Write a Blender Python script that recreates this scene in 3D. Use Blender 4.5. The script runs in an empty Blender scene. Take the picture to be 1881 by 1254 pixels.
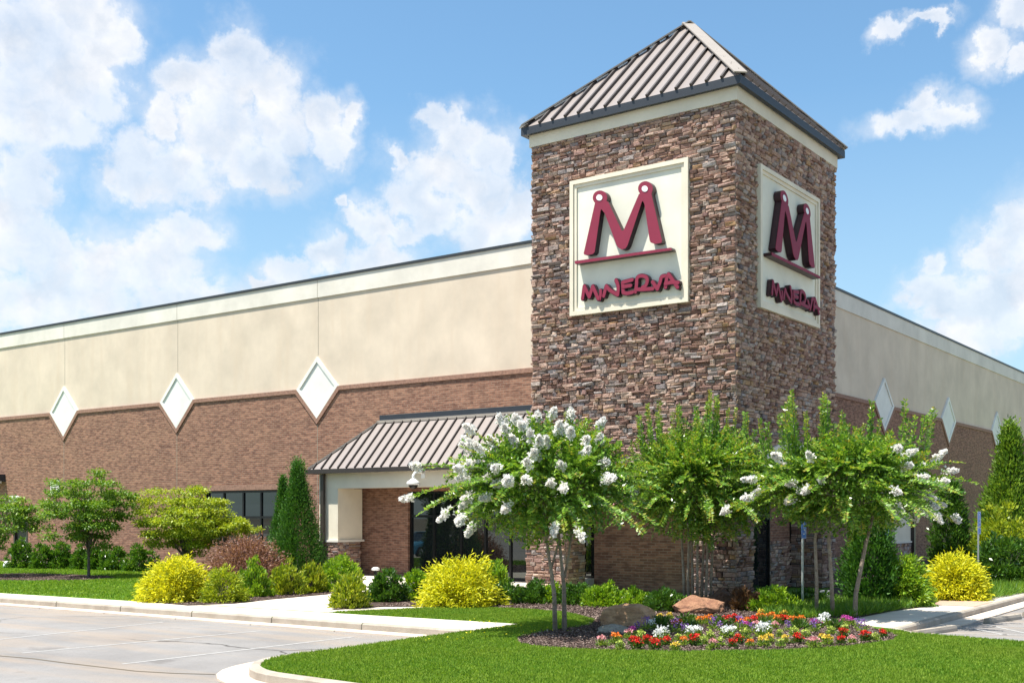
import bpy, bmesh, math, random
import numpy as np
from mathutils import Vector, Matrix
from mathutils.geometry import tessellate_polygon
R = math.radians
rnd = random.Random(7)
npr = np.random.default_rng(11)
sc = bpy.context.scene
COL = sc.collection

# ------------------------------------------------------------------ camera
F = 2081.0; TH = R(36.13); CS, SN = math.cos(TH), math.sin(TH)
CAM = (13.04, -28.0, 2.3); V0 = 945.0
cd = bpy.data.cameras.new('camera'); cam = bpy.data.objects.new('camera', cd); COL.objects.link(cam)
cam.location = CAM; cam.rotation_euler = (R(90), 0, TH)
cd.sensor_width = 36; cd.lens = 36*F/1881; cd.shift_y = (V0-627)/1881; cd.clip_end = 3000; cd.clip_start = .1
sc.camera = cam
sc.render.resolution_x = 1024; sc.render.resolution_y = 682
# ------------------------------------------------------------------ light
SX, SY = .22, .33                       # shadow shift per metre of height (east, north)
SUN = Vector((-SX, -SY, 1)).normalized()
EL = math.asin(SUN.z)
sd = bpy.data.lights.new('sun', 'SUN'); so = bpy.data.objects.new('sun', sd); COL.objects.link(so)
sd.energy = 5.0; sd.angle = R(.5); sd.color = (1, .95, .86)
so.rotation_euler = SUN.to_track_quat('Z', 'Y').to_euler(); so.location = (0, 0, 60)
sc.view_settings.view_transform = 'Standard'; sc.view_settings.look = 'None'
sc.view_settings.exposure = .92; sc.view_settings.gamma = 1

class NT:
    def __init__(s, tree): s.t = tree; s.n = tree.nodes; s.l = tree.links
    def add(s, typ, **kw):
        n = s.n.new(typ)
        for k, v in kw.items(): setattr(n, k, v)
        return n
    def put(s, inp, v):
        if v is None: return
        if hasattr(v, 'is_output') or isinstance(v, bpy.types.NodeSocket): s.l.new(v, inp)
        else: inp.default_value = v
    def m(s, op, a, b=None, c=None, clamp=False):
        n = s.add('ShaderNodeMath', operation=op, use_clamp=clamp)
        s.put(n.inputs[0], a); s.put(n.inputs[1], b); s.put(n.inputs[2], c)
        return n.outputs[0]
    def v(s, op, a, b=None, out=0):
        n = s.add('ShaderNodeVectorMath', operation=op)
        s.put(n.inputs[0], a); s.put(n.inputs[1], b)
        return n.outputs[out]
    def mix(s, f, a, b, blend='MIX'):
        n = s.add('ShaderNodeMix', data_type='RGBA', blend_type=blend)
        s.put(n.inputs[0], f)
        for i, q in ((6, a), (7, b)):
            s.put(n.inputs[i], (*q, 1) if isinstance(q, tuple) and len(q) == 3 else q)
        return n.outputs[2]
    def noise(s, vec, scale, detail=3, rough=.5, dist=0, out=0, dim='3D'):
        n = s.add('ShaderNodeTexNoise', noise_dimensions=dim)
        s.put(n.inputs['Vector'], vec); n.inputs['Scale'].default_value = scale
        n.inputs['Detail'].default_value = detail; n.inputs['Roughness'].default_value = rough
        n.inputs['Distortion'].default_value = dist
        return n.outputs[out]
    def rng(s, v, a, b, c=0., d=1., typ='LINEAR'):
        n = s.add('ShaderNodeMapRange', interpolation_type=typ)
        s.put(n.inputs[0], v)
        for i, q in zip((1, 2, 3, 4), (a, b, c, d)): n.inputs[i].default_value = q
        return n.outputs[0]
    def ramp(s, f, stops, const=False):
        n = s.add('ShaderNodeValToRGB'); cr = n.color_ramp
        if const: cr.interpolation = 'CONSTANT'
        while len(cr.elements) < len(stops): cr.elements.new(.5)
        for e, (p, c) in zip(cr.elements, stops): e.position = p; e.color = (*c, 1)
        s.put(n.inputs[0], f); return n.outputs[0]
    def scalev(s, vec, sx, sy, sz):
        n = s.add('ShaderNodeMapping'); s.put(n.inputs[0], vec); n.inputs['Scale'].default_value = (sx, sy, sz)
        return n.outputs[0]

# world: Nishita sky with cumulus laid out by compass direction and height angle
w = bpy.data.worlds.new('World'); sc.world = w; w.use_nodes = True
k = NT(w.node_tree); k.n.clear()
sky = k.add('ShaderNodeTexSky', sky_type='NISHITA', sun_disc=False)
sky.sun_elevation = EL; sky.sun_rotation = math.atan2(SUN.x, SUN.y); sky.air_density = 1.0; sky.dust_density = .9; sky.ozone_density = 1.6
tc = k.add('ShaderNodeTexCoord').outputs['Generated']
sep = k.add('ShaderNodeSeparateXYZ'); k.put(sep.inputs[0], tc)
X, Y, Z = sep.outputs
az = k.m('MULTIPLY', k.m('ADD', k.m('ARCTAN2', X, Y), TH), 180/math.pi)
el = k.m('MULTIPLY', k.m('ARCSINE', Z), 180/math.pi)
cmb = k.add('ShaderNodeCombineXYZ'); k.put(cmb.inputs[0], az); k.put(cmb.inputs[1], el); P0 = cmb.outputs[0]
wn = k.v('SUBTRACT', k.noise(P0, .55, 5, .62, out=1), (.5, .5, .5))
wn = k.v('MULTIPLY', wn, (2.6, 2.6, 0)); P = k.v('ADD', P0, wn)
def azel(u, v):
    a = (u-940.5)/F
    return math.degrees(math.atan(a)), math.degrees(math.atan((V0-v)/F/math.sqrt(1+a*a)))
BL = [(60,60,130,75),(150,30,90,60),(100,150,120,80),(200,80,60,40),(30,200,120,80),(120,230,70,45),(185,160,45,60),(225,55,35,25),
      (430,95,50,45),(460,110,40,50),(400,170,70,60),(330,150,50,40),(500,170,55,60),(400,240,95,70),(520,240,70,60),(300,210,35,45),(590,210,40,40),(635,220,22,35),(610,265,35,45),(250,285,60,45),(330,320,80,60),(470,310,90,45),(240,340,50,40),
      (50,330,60,60),(20,420,80,80),(90,470,60,50),(60,560,130,60),(200,500,90,70),(300,480,80,60),(350,430,60,40),(130,540,130,50),(330,540,120,40),
      (800,220,28,32),(830,215,30,30),(850,260,65,45),(900,280,50,45),(925,290,30,35),(730,290,20,26),(800,320,80,45),(880,350,90,50),(950,400,50,50),(760,360,60,40),(900,430,90,45),(800,400,70,35),
      (630,375,14,14),(660,395,30,25),(690,410,40,45),(740,430,40,25),(600,470,42,42),(690,480,75,40),(530,505,50,25),(490,520,35,18),
      (1700,185,35,24),(1680,215,75,20),(1745,205,45,26),(1640,60,30,14),(1700,40,45,10),(1820,85,38,28),(1870,20,40,30),(1875,105,25,20),
      (1720,490,30,26),(1700,540,45,35),(1740,560,60,50),(1830,460,50,50),(1870,430,50,70),(1820,560,90,70),(1780,620,80,40),(1900,520,60,90),(1400,900,900,60)]
fld = None
for (u, v, ru, rv) in BL:
    a, e = azel(u, v); d = math.degrees(1/F)
    q = k.v('LENGTH', k.v('MULTIPLY', k.v('SUBTRACT', P, (a, e, 0)), (1/(ru*d*1.16), 1/(rv*d*1.16), 0)), out=1)
    fld = q if fld is None else k.m('MINIMUM', fld, q)
f0 = k.m('SUBTRACT', 1.0, fld)
# the rest of the sky, away from the photographed part, gets scattered clouds too
far = k.rng(k.m('ABSOLUTE', az), 27, 40); high = k.rng(el, 26, 34)
oth = k.m('SUBTRACT', k.m('MULTIPLY', k.noise(P0, .07, 4, .55), 4.), 2.25)
msk = k.m('MAXIMUM', far, high)
f1 = k.m('ADD', k.m('MULTIPLY', f0, k.m('SUBTRACT', 1.0, msk)), k.m('MULTIPLY', oth, msk))
fb = k.noise(P0, .9, 7, .66); fb2 = k.noise(P0, .33, 5, .55)
f2 = k.m('ADD', f1, k.m('MULTIPLY', k.m('SUBTRACT', fb, .5), .95))
dens = k.rng(f2, -.10, .50, 0, 1, 'SMOOTHSTEP')
soft = k.rng(k.m('ADD', f1, k.m('MULTIPLY', k.m('SUBTRACT', fb2, .5), 1.6)), -.55, .7, 0, .62, 'SMOOTHSTEP')
dens = k.m('MAXIMUM', dens, soft)
thin = k.rng(fb2, .42, .62, .72, 1.0); dens = k.m('MULTIPLY', dens, thin)
shade = k.m('ADD', k.m('MULTIPLY', k.rng(f2, .35, 1.15), .55), k.m('MULTIPLY', k.rng(k.noise(k.v('ADD', P, (0, 3.1, 0)), .5, 4, .5), .40, .68), .6), clamp=True)
rel = k.m('SUBTRACT', k.noise(k.v('ADD', P, (.45, -.8, 0)), .34, 4, .5), k.noise(P, .34, 4, .5))
shade = k.m('ADD', k.m('MULTIPLY', shade, .75), k.m('MULTIPLY', rel, 2.0), clamp=True)
CW, CG = (5.3, 5.4, 5.6), (3.75, 4.15, 4.75)
cc = k.mix(shade, CW, CG)
skyc = k.mix(1.0, sky.outputs[0], (.84, 1.07, 1.09), 'MULTIPLY'); skyc = k.mix(k.rng(el, 20, 1, 0, .62), skyc, (3.0, 3.75, 4.3))
mixc = k.mix(dens, skyc, cc)
mixc = k.mix(k.rng(el, -.5, .5), skyc, mixc)
bg = k.add('ShaderNodeBackground'); k.put(bg.inputs[0], mixc); bg.inputs[1].default_value = .10
k.l.new(bg.outputs[0], k.add('ShaderNodeOutputWorld').inputs[0])
w.cycles.sampling_method = 'MANUAL'; w.cycles.sample_map_resolution = 512

# ------------------------------------------------------------------ projection of photo pixels onto real planes
def ray(u, v):
    l = (u-940.5)/F; return (-SN+l*CS, CS+l*SN, (V0-v)/F)
def G(u, v, z=0.):
    d = ray(u, v); t = (z-CAM[2])/d[2]; return (CAM[0]+t*d[0], CAM[1]+t*d[1], z)
def depth(u, v, z=0.): return (z-CAM[2])/ray(u, v)[2]
def PY(u, v, y):
    d = ray(u, v); t = (y-CAM[1])/d[1]; return (CAM[0]+t*d[0], CAM[2]+t*d[2])
def PXX(u, v, x):
    d = ray(u, v); t = (x-CAM[0])/d[0]; return (CAM[1]+t*d[1], CAM[2]+t*d[2])

# ------------------------------------------------------------------ mesh helpers
ORG = {}
class MB:
    def __init__(s): s.v = []; s.f = []; s.m = []; s.mi = 0
    def quad(s, a, b, c, d):
        n = len(s.v); s.v += [a, b, c, d]; s.f.append((n, n+1, n+2, n+3)); s.m.append(s.mi); return s
    def poly(s, pts):
        n = len(s.v); s.v += list(pts); s.f.append(tuple(range(n, n+len(pts)))); s.m.append(s.mi); return s
    def box(s, x0, x1, y0, y1, z0, z1):
        n = len(s.v)
        s.v += [(x, y, z) for z in (z0, z1) for y in (y0, y1) for x in (x0, x1)]
        for f in ((0, 2, 3, 1), (4, 5, 7, 6), (0, 1, 5, 4), (2, 6, 7, 3), (0, 4, 6, 2), (1, 3, 7, 5)):
            s.f.append(tuple(n+i for i in f)); s.m.append(s.mi)
        return s
    def beam(s, a, b, w, h, up=(0, 0, 1)):
        a, b = Vector(a), Vector(b); d = (b-a).normalized(); sd_ = d.cross(Vector(up)).normalized(); u = sd_.cross(d).normalized()
        n = len(s.v)
        for p in (a, b):
            for (i, j) in ((-1, 0), (1, 0), (1, 1), (-1, 1)): s.v.append(tuple(p+sd_*(i*w/2)+u*(j*h)))
        for f in ((0, 1, 2, 3), (7, 6, 5, 4), (0, 4, 5, 1), (1, 5, 6, 2), (2, 6, 7, 3), (3, 7, 4, 0)):
            s.f.append(tuple(n+i for i in f)); s.m.append(s.mi)
        return s
    def tube(s, pts, rad, seg=8, cap=True):
        pts = [Vector(p) for p in pts]; rings = []
        if not hasattr(rad, '__len__'): rad = [rad]*len(pts)
        for i, p in enumerate(pts):
            d = (pts[min(i+1, len(pts)-1)]-pts[max(i-1, 0)]).normalized()
            a = d.orthogonal().normalized() if i == 0 else (a-d*a.dot(d)).normalized()
            b = d.cross(a); n = len(s.v)
            for j in range(seg):
                t = 2*math.pi*j/seg; s.v.append(tuple(p+(a*math.cos(t)+b*math.sin(t))*rad[i]))
            rings.append(n)
        for r0, r1 in zip(rings, rings[1:]):
            for j in range(seg):
                s.f.append((r0+j, r0+(j+1) % seg, r1+(j+1) % seg, r1+j)); s.m.append(s.mi)
        if cap:
            s.f.append(tuple(rings[0]+j for j in range(seg))[::-1]); s.m.append(s.mi)
            s.f.append(tuple(rings[-1]+j for j in range(seg))); s.m.append(s.mi)
        return s
    def prism(s, loops, fn, d0, d1):
        """loops: outer + holes in 2D; fn(a,b,d) -> xyz; d0 back, d1 front"""
        tris = tessellate_polygon([[Vector((a, b, 0)) for a, b in lp] for lp in loops])
        flat = [p for lp in loops for p in lp]; n = len(s.v)
        s.v += [fn(a, b, d1) for a, b in flat]+[fn(a, b, d0) for a, b in flat]; N = len(flat)
        for t in tris:
            s.f.append((n+t[0], n+t[1], n+t[2])); s.m.append(s.mi); s.f.append((n+N+t[2], n+N+t[1], n+N+t[0])); s.m.append(s.mi)
        o = 0
        for lp in loops:
            L = len(lp)
            for i in range(L):
                j = (i+1) % L
                s.f.append((n+o+i, n+o+j, n+N+o+j, n+N+o+i)); s.m.append(s.mi)
            o += L
        return s
    def build(s, name, mat, parent=None, origin=None, smooth=False, fixn=True):
        pw = ORG.get(parent.name, Vector((0, 0, 0))) if parent else Vector((0, 0, 0))
        o = Vector(origin) if origin is not None else pw
        me = bpy.data.meshes.new(name)
        me.from_pydata([tuple(Vector(v)-o) for v in s.v], [], s.f)
        for m_ in (mat if isinstance(mat, (list, tuple)) else [mat]): me.materials.append(m_)
        if any(s.m): me.polygons.foreach_set('material_index', s.m)
        if fixn:
            bm = bmesh.new(); bm.from_mesh(me); bmesh.ops.recalc_face_normals(bm, faces=bm.faces); bm.to_mesh(me); bm.free()
        if smooth: me.polygons.foreach_set('use_smooth', [True]*len(me.polygons))
        return link(name, me, parent, o, pw)
def link(name, me, parent, o, pw):
    ob = bpy.data.objects.new(name, me); COL.objects.link(ob)
    ob.location = o-pw if parent else o
    if parent: ob.parent = parent
    ORG[ob.name] = Vector(o); return ob
def tag(o, label=None, cat=None, group=None, kind=None):
    if label: o['label'] = label
    if cat: o['category'] = cat
    if group: o['group'] = group
    if kind: o['kind'] = kind
    return o
def thing(name, label, cat, loc, group=None):
    o = bpy.data.objects.new(name, None); COL.objects.link(o); o.location = loc; o.empty_display_size = .3
    ORG[o.name] = Vector(loc); return tag(o, label, cat, group)
def copy_tree(o, parent=None):
    c = o.copy(); COL.objects.link(c)
    if parent: c.parent = parent
    for ch in list(o.children): copy_tree(ch, c)
    return c

# ------------------------------------------------------------------ materials
def mat(name):
    m = bpy.data.materials.new(name); m.use_nodes = True; kk = NT(m.node_tree)
    return m, kk, kk.n['Principled BSDF']
def bump(kk, b, h, strength=.5, dist=.02):
    n = kk.add('ShaderNodeBump'); n.inputs['Strength'].default_value = strength; n.inputs['Distance'].default_value = dist
    kk.put(n.inputs['Height'], h); kk.l.new(n.outputs[0], b.inputs['Normal'])
def plain(name, c, rough=.5, metal=0., var=.12, scale=3., bumpst=0., bscale=60):
    m, kk, b = mat(name); tcn = kk.add('ShaderNodeTexCoord').outputs['Object']
    n = kk.noise(tcn, scale, 5, .6); lo = tuple(q*(1-var) for q in c); hi = tuple(min(1, q*(1+var)) for q in c)
    kk.put(b.inputs['Base Color'], kk.mix(kk.rng(n, .3, .7), lo, hi))
    b.inputs['Roughness'].default_value = rough; b.inputs['Metallic'].default_value = metal
    if bumpst: bump(kk, b, kk.noise(tcn, bscale, 3, .6), bumpst, .01)
    return m
def leafm(name, stops, trans=.3, rough=.45, spec=.4, tint=(1.25, 1.2, .55)):
    m, kk, b = mat(name)
    ge = kk.add('ShaderNodeNewGeometry'); isl = ge.outputs['Random Per Island']
    c = kk.ramp(isl, stops)
    pos = kk.add('ShaderNodeTexCoord').outputs['Object']
    c = kk.mix(kk.rng(kk.noise(pos, 2.2, 2), .35, .7, 0, .35), c, stops[-1][1])
    kk.put(b.inputs['Base Color'], c); b.inputs['Roughness'].default_value = rough; b.inputs['Specular IOR Level'].default_value = spec
    tr = kk.add('ShaderNodeBsdfTranslucent'); kk.put(tr.inputs[0], kk.mix(1., c, tint, 'MULTIPLY'))
    mx = kk.add('ShaderNodeMixShader'); mx.inputs[0].default_value = trans
    kk.l.new(b.outputs[0], mx.inputs[1]); kk.l.new(tr.outputs[0], mx.inputs[2]); kk.l.new(mx.outputs[0], kk.n['Material Output'].inputs[0])
    return m
M = {}
# stucco with faint weather stains
def stucco(name, c, streak=.5):
    m, kk, b = mat(name); p = kk.add('ShaderNodeTexCoord').outputs['Object']
    n1 = kk.noise(p, .55, 6, .62); n2 = kk.noise(kk.scalev(p, 1.6, 1.6, .22), 1.3, 4, .6)
    col = kk.mix(kk.rng(n1, .33, .68), tuple(q*.80 for q in c), c)
    col = kk.mix(kk.rng(n2, .5, .78, 0, streak), col, (c[0]*.86, c[1]*.82, c[2]*.78))
    kk.put(b.inputs['Base Color'], col); b.inputs['Roughness'].default_value = .9; b.inputs['Specular IOR Level'].default_value = .2
    bump(kk, b, kk.noise(p, 45, 3, .7), .35, .01); return m
M['stucco'] = stucco('tan_stucco', (.68, .575, .455), .7)
M['band'] = stucco('pale_stucco', (.73, .69, .61), .3)
M['cream'] = stucco('cream_stucco', (.78, .71, .57), .2)
M['diamond'] = stucco('white_stucco', (.80, .80, .74), .2)
M['panel'] = stucco('sign_panel_stucco', (.80, .78, .66), .25)
# brick
m, kk, b = mat('brown_brick'); M['brick'] = m
p = kk.add('ShaderNodeTexCoord').outputs['Object']; s_ = kk.add('ShaderNodeSeparateXYZ'); kk.put(s_.inputs[0], p)
cb = kk.add('ShaderNodeCombineXYZ'); kk.put(cb.inputs[0], kk.m('ADD', s_.outputs[0], s_.outputs[1])); kk.put(cb.inputs[1], s_.outputs[2])
bt = kk.add('ShaderNodeTexBrick'); kk.put(bt.inputs['Vector'], cb.outputs[0])
bt.inputs['Scale'].default_value = 1; bt.inputs['Brick Width'].default_value = .27; bt.inputs['Row Height'].default_value = .081
bt.inputs['Mortar Size'].default_value = .011; bt.inputs['Mortar Smooth'].default_value = .3
bt.inputs['Color1'].default_value = (.36, .175, .115, 1); bt.inputs['Color2'].default_value = (.15, .066, .047, 1); bt.inputs['Mortar'].default_value = (.31, .225, .17, 1)
lg = kk.noise(kk.scalev(p, .35, .35, 1.3), .8, 5, .6); wh = kk.noise(kk.scalev(p, 4, 4, 13), 1, 2, .5)
c = kk.mix(kk.rng(lg, .35, .68, 0, .5), bt.outputs[0], (.35, .205, .135)); c = kk.mix(kk.rng(wh, .45, .7, 0, .75), c, (.12, .06, .045))
kk.put(b.inputs['Base Color'], c); b.inputs['Roughness'].default_value = .88; b.inputs['Specular IOR Level'].default_value = .2
bump(kk, b, kk.m('ADD', kk.m('MULTIPLY', bt.outputs[1], -1.), kk.m('MULTIPLY', kk.noise(p, 55, 2), .35)), .7, .012)
M['trimbrick'] = plain('soldier_brick', (.27, .15, .105), .85, var=.3, scale=9, bumpst=.3)
# ledge stone: each stone takes its own tone
m, kk, b = mat('ledge_stone'); M['stone'] = m
ge = kk.add('ShaderNodeNewGeometry').outputs['Random Per Island']; p = kk.add('ShaderNodeTexCoord').outputs['Object']
c = kk.ramp(ge, [(0, (.20, .115, .095)), (.16, (.42, .26, .205)), (.34, (.60, .42, .33)), (.5, (.31, .185, .165)), (.64, (.70, .52, .41)), (.75, (.25, .22, .225)), (.87, (.52, .46, .43)), (.96, (.50, .31, .16)), (1, (.13, .12, .14))])
c = kk.mix(kk.rng(kk.noise(p, 14, 5, .65), .35, .72, 0, .55), c, (.16, .095, .07)); c = kk.mix(kk.rng(kk.noise(p, 5, 4, .6), .55, .75, 0, .4), c, (.52, .38, .27))
kk.put(b.inputs['Base Color'], c); b.inputs['Roughness'].default_value = .9; b.inputs['Specular IOR Level'].default_value = .2
bump(kk, b, kk.noise(p, 16, 6, .7), 1., .06)
M['mortar'] = plain('dark_stone_joint', (.07, .05, .04), .95)
M['roofpan'] = plain('brown_metal_roofing', (.26, .222, .205), .38, .0, .05, .7)
M['rib'] = plain('shadow_dark_roof_seam', (.035, .027, .024), .5, var=.1)  # same metal as the pans; the seams' shadow is put into this darker colour
M['hipcap'] = plain('beige_metal_cap', (.34, .295, .25), .4, var=.05)
M['gutter'] = plain('slate_metal_gutter', (.022, .027, .036), .5, .0, .1)
M['bronze'] = plain('dark_bronze_metal', (.045, .035, .03), .4, .2, .1)
M['black'] = plain('black_metal_frame', (.012, .012, .013), .3, .3, .1)
M['coping'] = plain('dark_coping_metal', (.035, .038, .04), .45, .2)
M['maroon'] = plain('maroon_letter_face', (.22, .008, .038), .65, var=.06)
M['return'] = plain('dark_letter_side', (.03, .006, .012), .4, var=.1)
M['white'] = plain('white_plastic', (.80, .80, .78), .35, var=.04)
M['joint'] = plain('joint_sealant', (.30, .26, .20), .9)
M['darkroom'] = plain('unlit_interior', (.03, .027, .025), .9)
M['steel'] = plain('galvanised_steel', (.50, .52, .53), .4, .6, .15, 20)
M['blue'] = plain('blue_sign_face', (.02, .13, .50), .4, var=.05)
m, kk, b = mat('tinted_glass'); M['glass'] = m
b.inputs['Base Color'].default_value = (.008, .010, .012, 1); b.inputs['Roughness'].default_value = .02; b.inputs['IOR'].default_value = 1.5
gl = kk.add('ShaderNodeBsdfGlossy'); gl.inputs['Color'].default_value = (.45, .52, .50, 1); gl.inputs['Roughness'].default_value = .01
mx = kk.add('ShaderNodeMixShader'); mx.inputs[0].default_value = .12
kk.l.new(b.outputs[0], mx.inputs[1]); kk.l.new(gl.outputs[0], mx.inputs[2]); kk.l.new(mx.outputs[0], kk.n['Material Output'].inputs[0])
bump(kk, b, kk.noise(kk.add('ShaderNodeTexCoord').outputs['Object'], 1.2, 2), .05, .02)
# paving
def paving(name, c1, c2, spots=(.1, .09, .08), bs=.4, scl=.6, spotamt=.35, pitch=None):
    m, kk, b = mat(name); p = kk.add('ShaderNodeTexCoord').outputs['Object']
    col = kk.mix(kk.rng(kk.noise(p, scl, 7, .62), .32, .7), c1, c2)
    col = kk.mix(kk.rng(kk.noise(p, 90, 3, .7), .5, .72, 0, spotamt), col, spots)
    if pitch:
        sp = kk.add('ShaderNodeSeparateXYZ'); kk.put(sp.inputs[0], p)
        for ax in (0, 1):
            q = kk.m('ABSOLUTE', kk.m('SUBTRACT', kk.m('FRACT', kk.m('DIVIDE', sp.outputs[ax], pitch)), .5))
            col = kk.mix(kk.rng(q, .492, .4945, 0, .6), col, (.15, .13, .11))
    kk.put(b.inputs['Base Color'], col); b.inputs['Roughness'].default_value = .9; b.inputs['Specular IOR Level'].default_value = .2
    bump(kk, b, kk.noise(p, 120, 3, .7), bs, .01); return m, kk, b, p
M['concrete'], *_ = paving('pale_concrete', (.58, .50, .42), (.70, .64, .56), (.35, .3, .25), .3, .9, .2, 1.5)
M['kerb'], *_ = paving('kerb_concrete', (.29, .25, .205), (.44, .39, .33), (.2, .17, .14), .4, 1.7, .35)
M['pan'], *_ = paving('gutter_concrete', (.50, .40, .32), (.66, .58, .49), (.3, .25, .2), .3, 1.0, .25)
M['asphalt'], kk, b, p = paving('worn_asphalt', (.205, .195, .19), (.29, .278, .27), (.10, .095, .09), .9, .45, .6)
base = b.inputs['Base Color'].links[0].from_socket
vo = kk.add('ShaderNodeTexVoronoi', feature='DISTANCE_TO_EDGE'); kk.put(vo.inputs['Vector'], kk.v('ADD', p, kk.v('MULTIPLY', kk.noise(p, .5, 4, out=1), (1.6, 1.6, 0)))); vo.inputs['Scale'].default_value = .11
cr = kk.m('MULTIPLY', kk.rng(vo.outputs[0], 0, .006, 1, 0), kk.rng(kk.noise(p, .25, 2), .42, .55))
base = kk.mix(kk.rng(kk.noise(kk.scalev(p, .22, 1.6, 1), .9, 4), .45, .7, 0, .6), base, (.34, .265, .20))
base = kk.mix(kk.rng(kk.noise(p, .9, 3, .5), .66, .74, 0, .45), base, (.10, .09, .085)); base = kk.mix(cr, base, (.06, .055, .05)); kk.put(b.inputs['Base Color'], base)
M['dirt'], *_ = paving('packed_ground', (.10, .085, .06), (.16, .13, .09))
M['paint'] = plain('faded_white_paint', (.33, .32, .31), .8, var=.22, scale=12)
M['redwalk'], *_ = paving('reddish_paving', (.44, .28, .21), (.52, .36, .28), pitch=.9)
M['mulch'], *_ = paving('dark_mulch', (.035, .022, .018), (.075, .05, .042), (.15, .11, .09), 1., 6, .5)
M['chip'] = leafm('mulch_chip', [(0, (.03, .018, .016)), (.45, (.09, .058, .05)), (.8, (.17, .115, .10)), (1, (.34, .27, .23))], 0, .9, .1)
m, kk, b = mat('lawn_turf'); M['lawn'] = m
p = kk.add('ShaderNodeTexCoord').outputs['Object']
c = kk.mix(kk.rng(kk.noise(p, .5, 5, .6), .3, .7), (.075, .19, .014), (.13, .27, .022)); c = kk.mix(kk.rng(kk.noise(p, 30, 4, .7), .4, .75, 0, .6), c, (.03, .075, .006))
c = kk.mix(kk.rng(kk.noise(p, 3, 4, .7), .55, .75, 0, .6), c, (.24, .24, .06))
kk.put(b.inputs['Base Color'], c); b.inputs['Roughness'].default_value = .85; b.inputs['Specular IOR Level'].default_value = .2; bump(kk, b, kk.noise(p, 60, 4, .7), 1., .03)
def rockm(name, a, b2, c3):
    m, kk, b = mat(name); p = kk.add('ShaderNodeTexCoord').outputs['Object']
    c = kk.mix(kk.rng(kk.noise(p, 2.5, 6, .65), .35, .65), a, b2); c = kk.mix(kk.rng(kk.noise(kk.scalev(p, 2, 2, 7), 1.6, 5, .6, .6), .5, .7, 0, .7), c, c3)
    kk.put(b.inputs['Base Color'], c); b.inputs['Roughness'].default_value = .85; bump(kk, b, kk.noise(p, 9, 8, .7), 1., .07); return m
M['rock_tan'] = rockm('tan_rock', (.42, .23, .12), (.56, .35, .20), (.20, .11, .06))
M['rock_grey'] = rockm('grey_rock', (.25, .22, .18), (.40, .36, .30), (.10, .085, .07))
M['rock_red'] = rockm('rust_rock', (.25, .11, .06), (.40, .21, .12), (.14, .06, .04))
M['rock_dark'] = rockm('dark_rock', (.09, .045, .03), (.17, .085, .05), (.05, .03, .025))
M['bark'] = rockm('smooth_pale_bark', (.26, .20, .15), (.40, .33, .26), (.18, .12, .085))
M['barkd'] = rockm('dark_bark', (.10, .085, .07), (.17, .145, .12), (.06, .05, .04))
# foliage
L_ = lambda n, a, b_, c_, **q: leafm(n, [(0, a), (.5, b_), (1, c_)], **q)
M['lf_myrtle'] = L_('crape_myrtle_leaf', (.04, .13, .015), (.095, .235, .024), (.34, .50, .07), trans=.36, rough=.3, spec=.5)
M['lf_myrtle_young'] = L_('young_myrtle_leaf', (.17, .32, .025), (.28, .38, .035), (.40, .30, .06), trans=.4)
M['petal'] = leafm('white_petal', [(0, (.86, .84, .81)), (.7, (.93, .92, .90)), (1, (.90, .85, .78))], .45, .6, .2, (1, 1, 1))
M['petal_pink'] = leafm('pink_petal', [(0, (.55, .18, .30)), (1, (.8, .5, .5))], .25, .6, .2, (1, 1, 1))
M['lf_tree'] = L_('dogwood_leaf', (.05, .14, .014), (.11, .23, .022), (.25, .37, .045), trans=.36)
M['lf_maple'] = L_('green_maple_leaf', (.12, .21, .015), (.25, .35, .025), (.46, .50, .04), trans=.38)
M['lf_redmaple'] = L_('laceleaf_maple_leaf', (.12, .05, .04), (.24, .115, .085), (.42, .24, .18), trans=.3)
M['lf_cypress'] = L_('cypress_needle', (.02, .085, .010), (.04, .14, .014), (.09, .22, .02), trans=.25, rough=.6)
M['lf_holly'] = L_('dark_hedge_leaf', (.02, .07, .010), (.045, .125, .015), (.12, .24, .028), trans=.24, rough=.3, spec=.6)
M['lf_laurel'] = L_('laurel_leaf', (.03, .10, .012), (.065, .17, .018), (.17, .30, .035), trans=.28, rough=.25, spec=.7)
M['lf_lime'] = L_('lime_shrub_leaf', (.07, .19, .014), (.16, .32, .02), (.36, .50, .03), trans=.34)
M['lf_olive'] = L_('olive_shrub_leaf', (.10, .18, .015), (.22, .32, .02), (.48, .50, .03), trans=.34)
M['lf_gold'] = L_('gold_thread_leaf', (.14, .22, .012), (.58, .58, .018), (.85, .80, .03), trans=.35, rough=.6)
M['lf_goldmix'] = L_('gold_green_leaf', (.10, .18, .012), (.24, .34, .016), (.50, .54, .02), trans=.35, rough=.6)
M['lf_rust'] = L_('copper_blade', (.06, .03, .015), (.12, .06, .03), (.22, .12, .06), trans=.2, rough=.6)
M['lf_grass'] = L_('turf_blade', (.085, .20, .016), (.15, .29, .026), (.26, .37, .045), trans=.4, rough=.6, spec=.2)
M['lf_liriope'] = L_('liriope_blade', (.05, .15, .012), (.10, .23, .018), (.22, .34, .025), trans=.3, rough=.5)

m = M['lf_grass']; kk = NT(m.node_tree); b = kk.n['Principled BSDF']; src = b.inputs['Base Color'].links[0].from_socket
p = kk.add('ShaderNodeTexCoord').outputs['Object']
c = kk.mix(kk.rng(kk.noise(p, .45, 5, .6), .4, .68, 0, .55), src, (.26, .33, .04)); c = kk.mix(kk.rng(kk.noise(p, 2.4, 4, .65), .52, .72, 0, .5), c, (.07, .17, .012))
kk.put(b.inputs['Base Color'], c)
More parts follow.
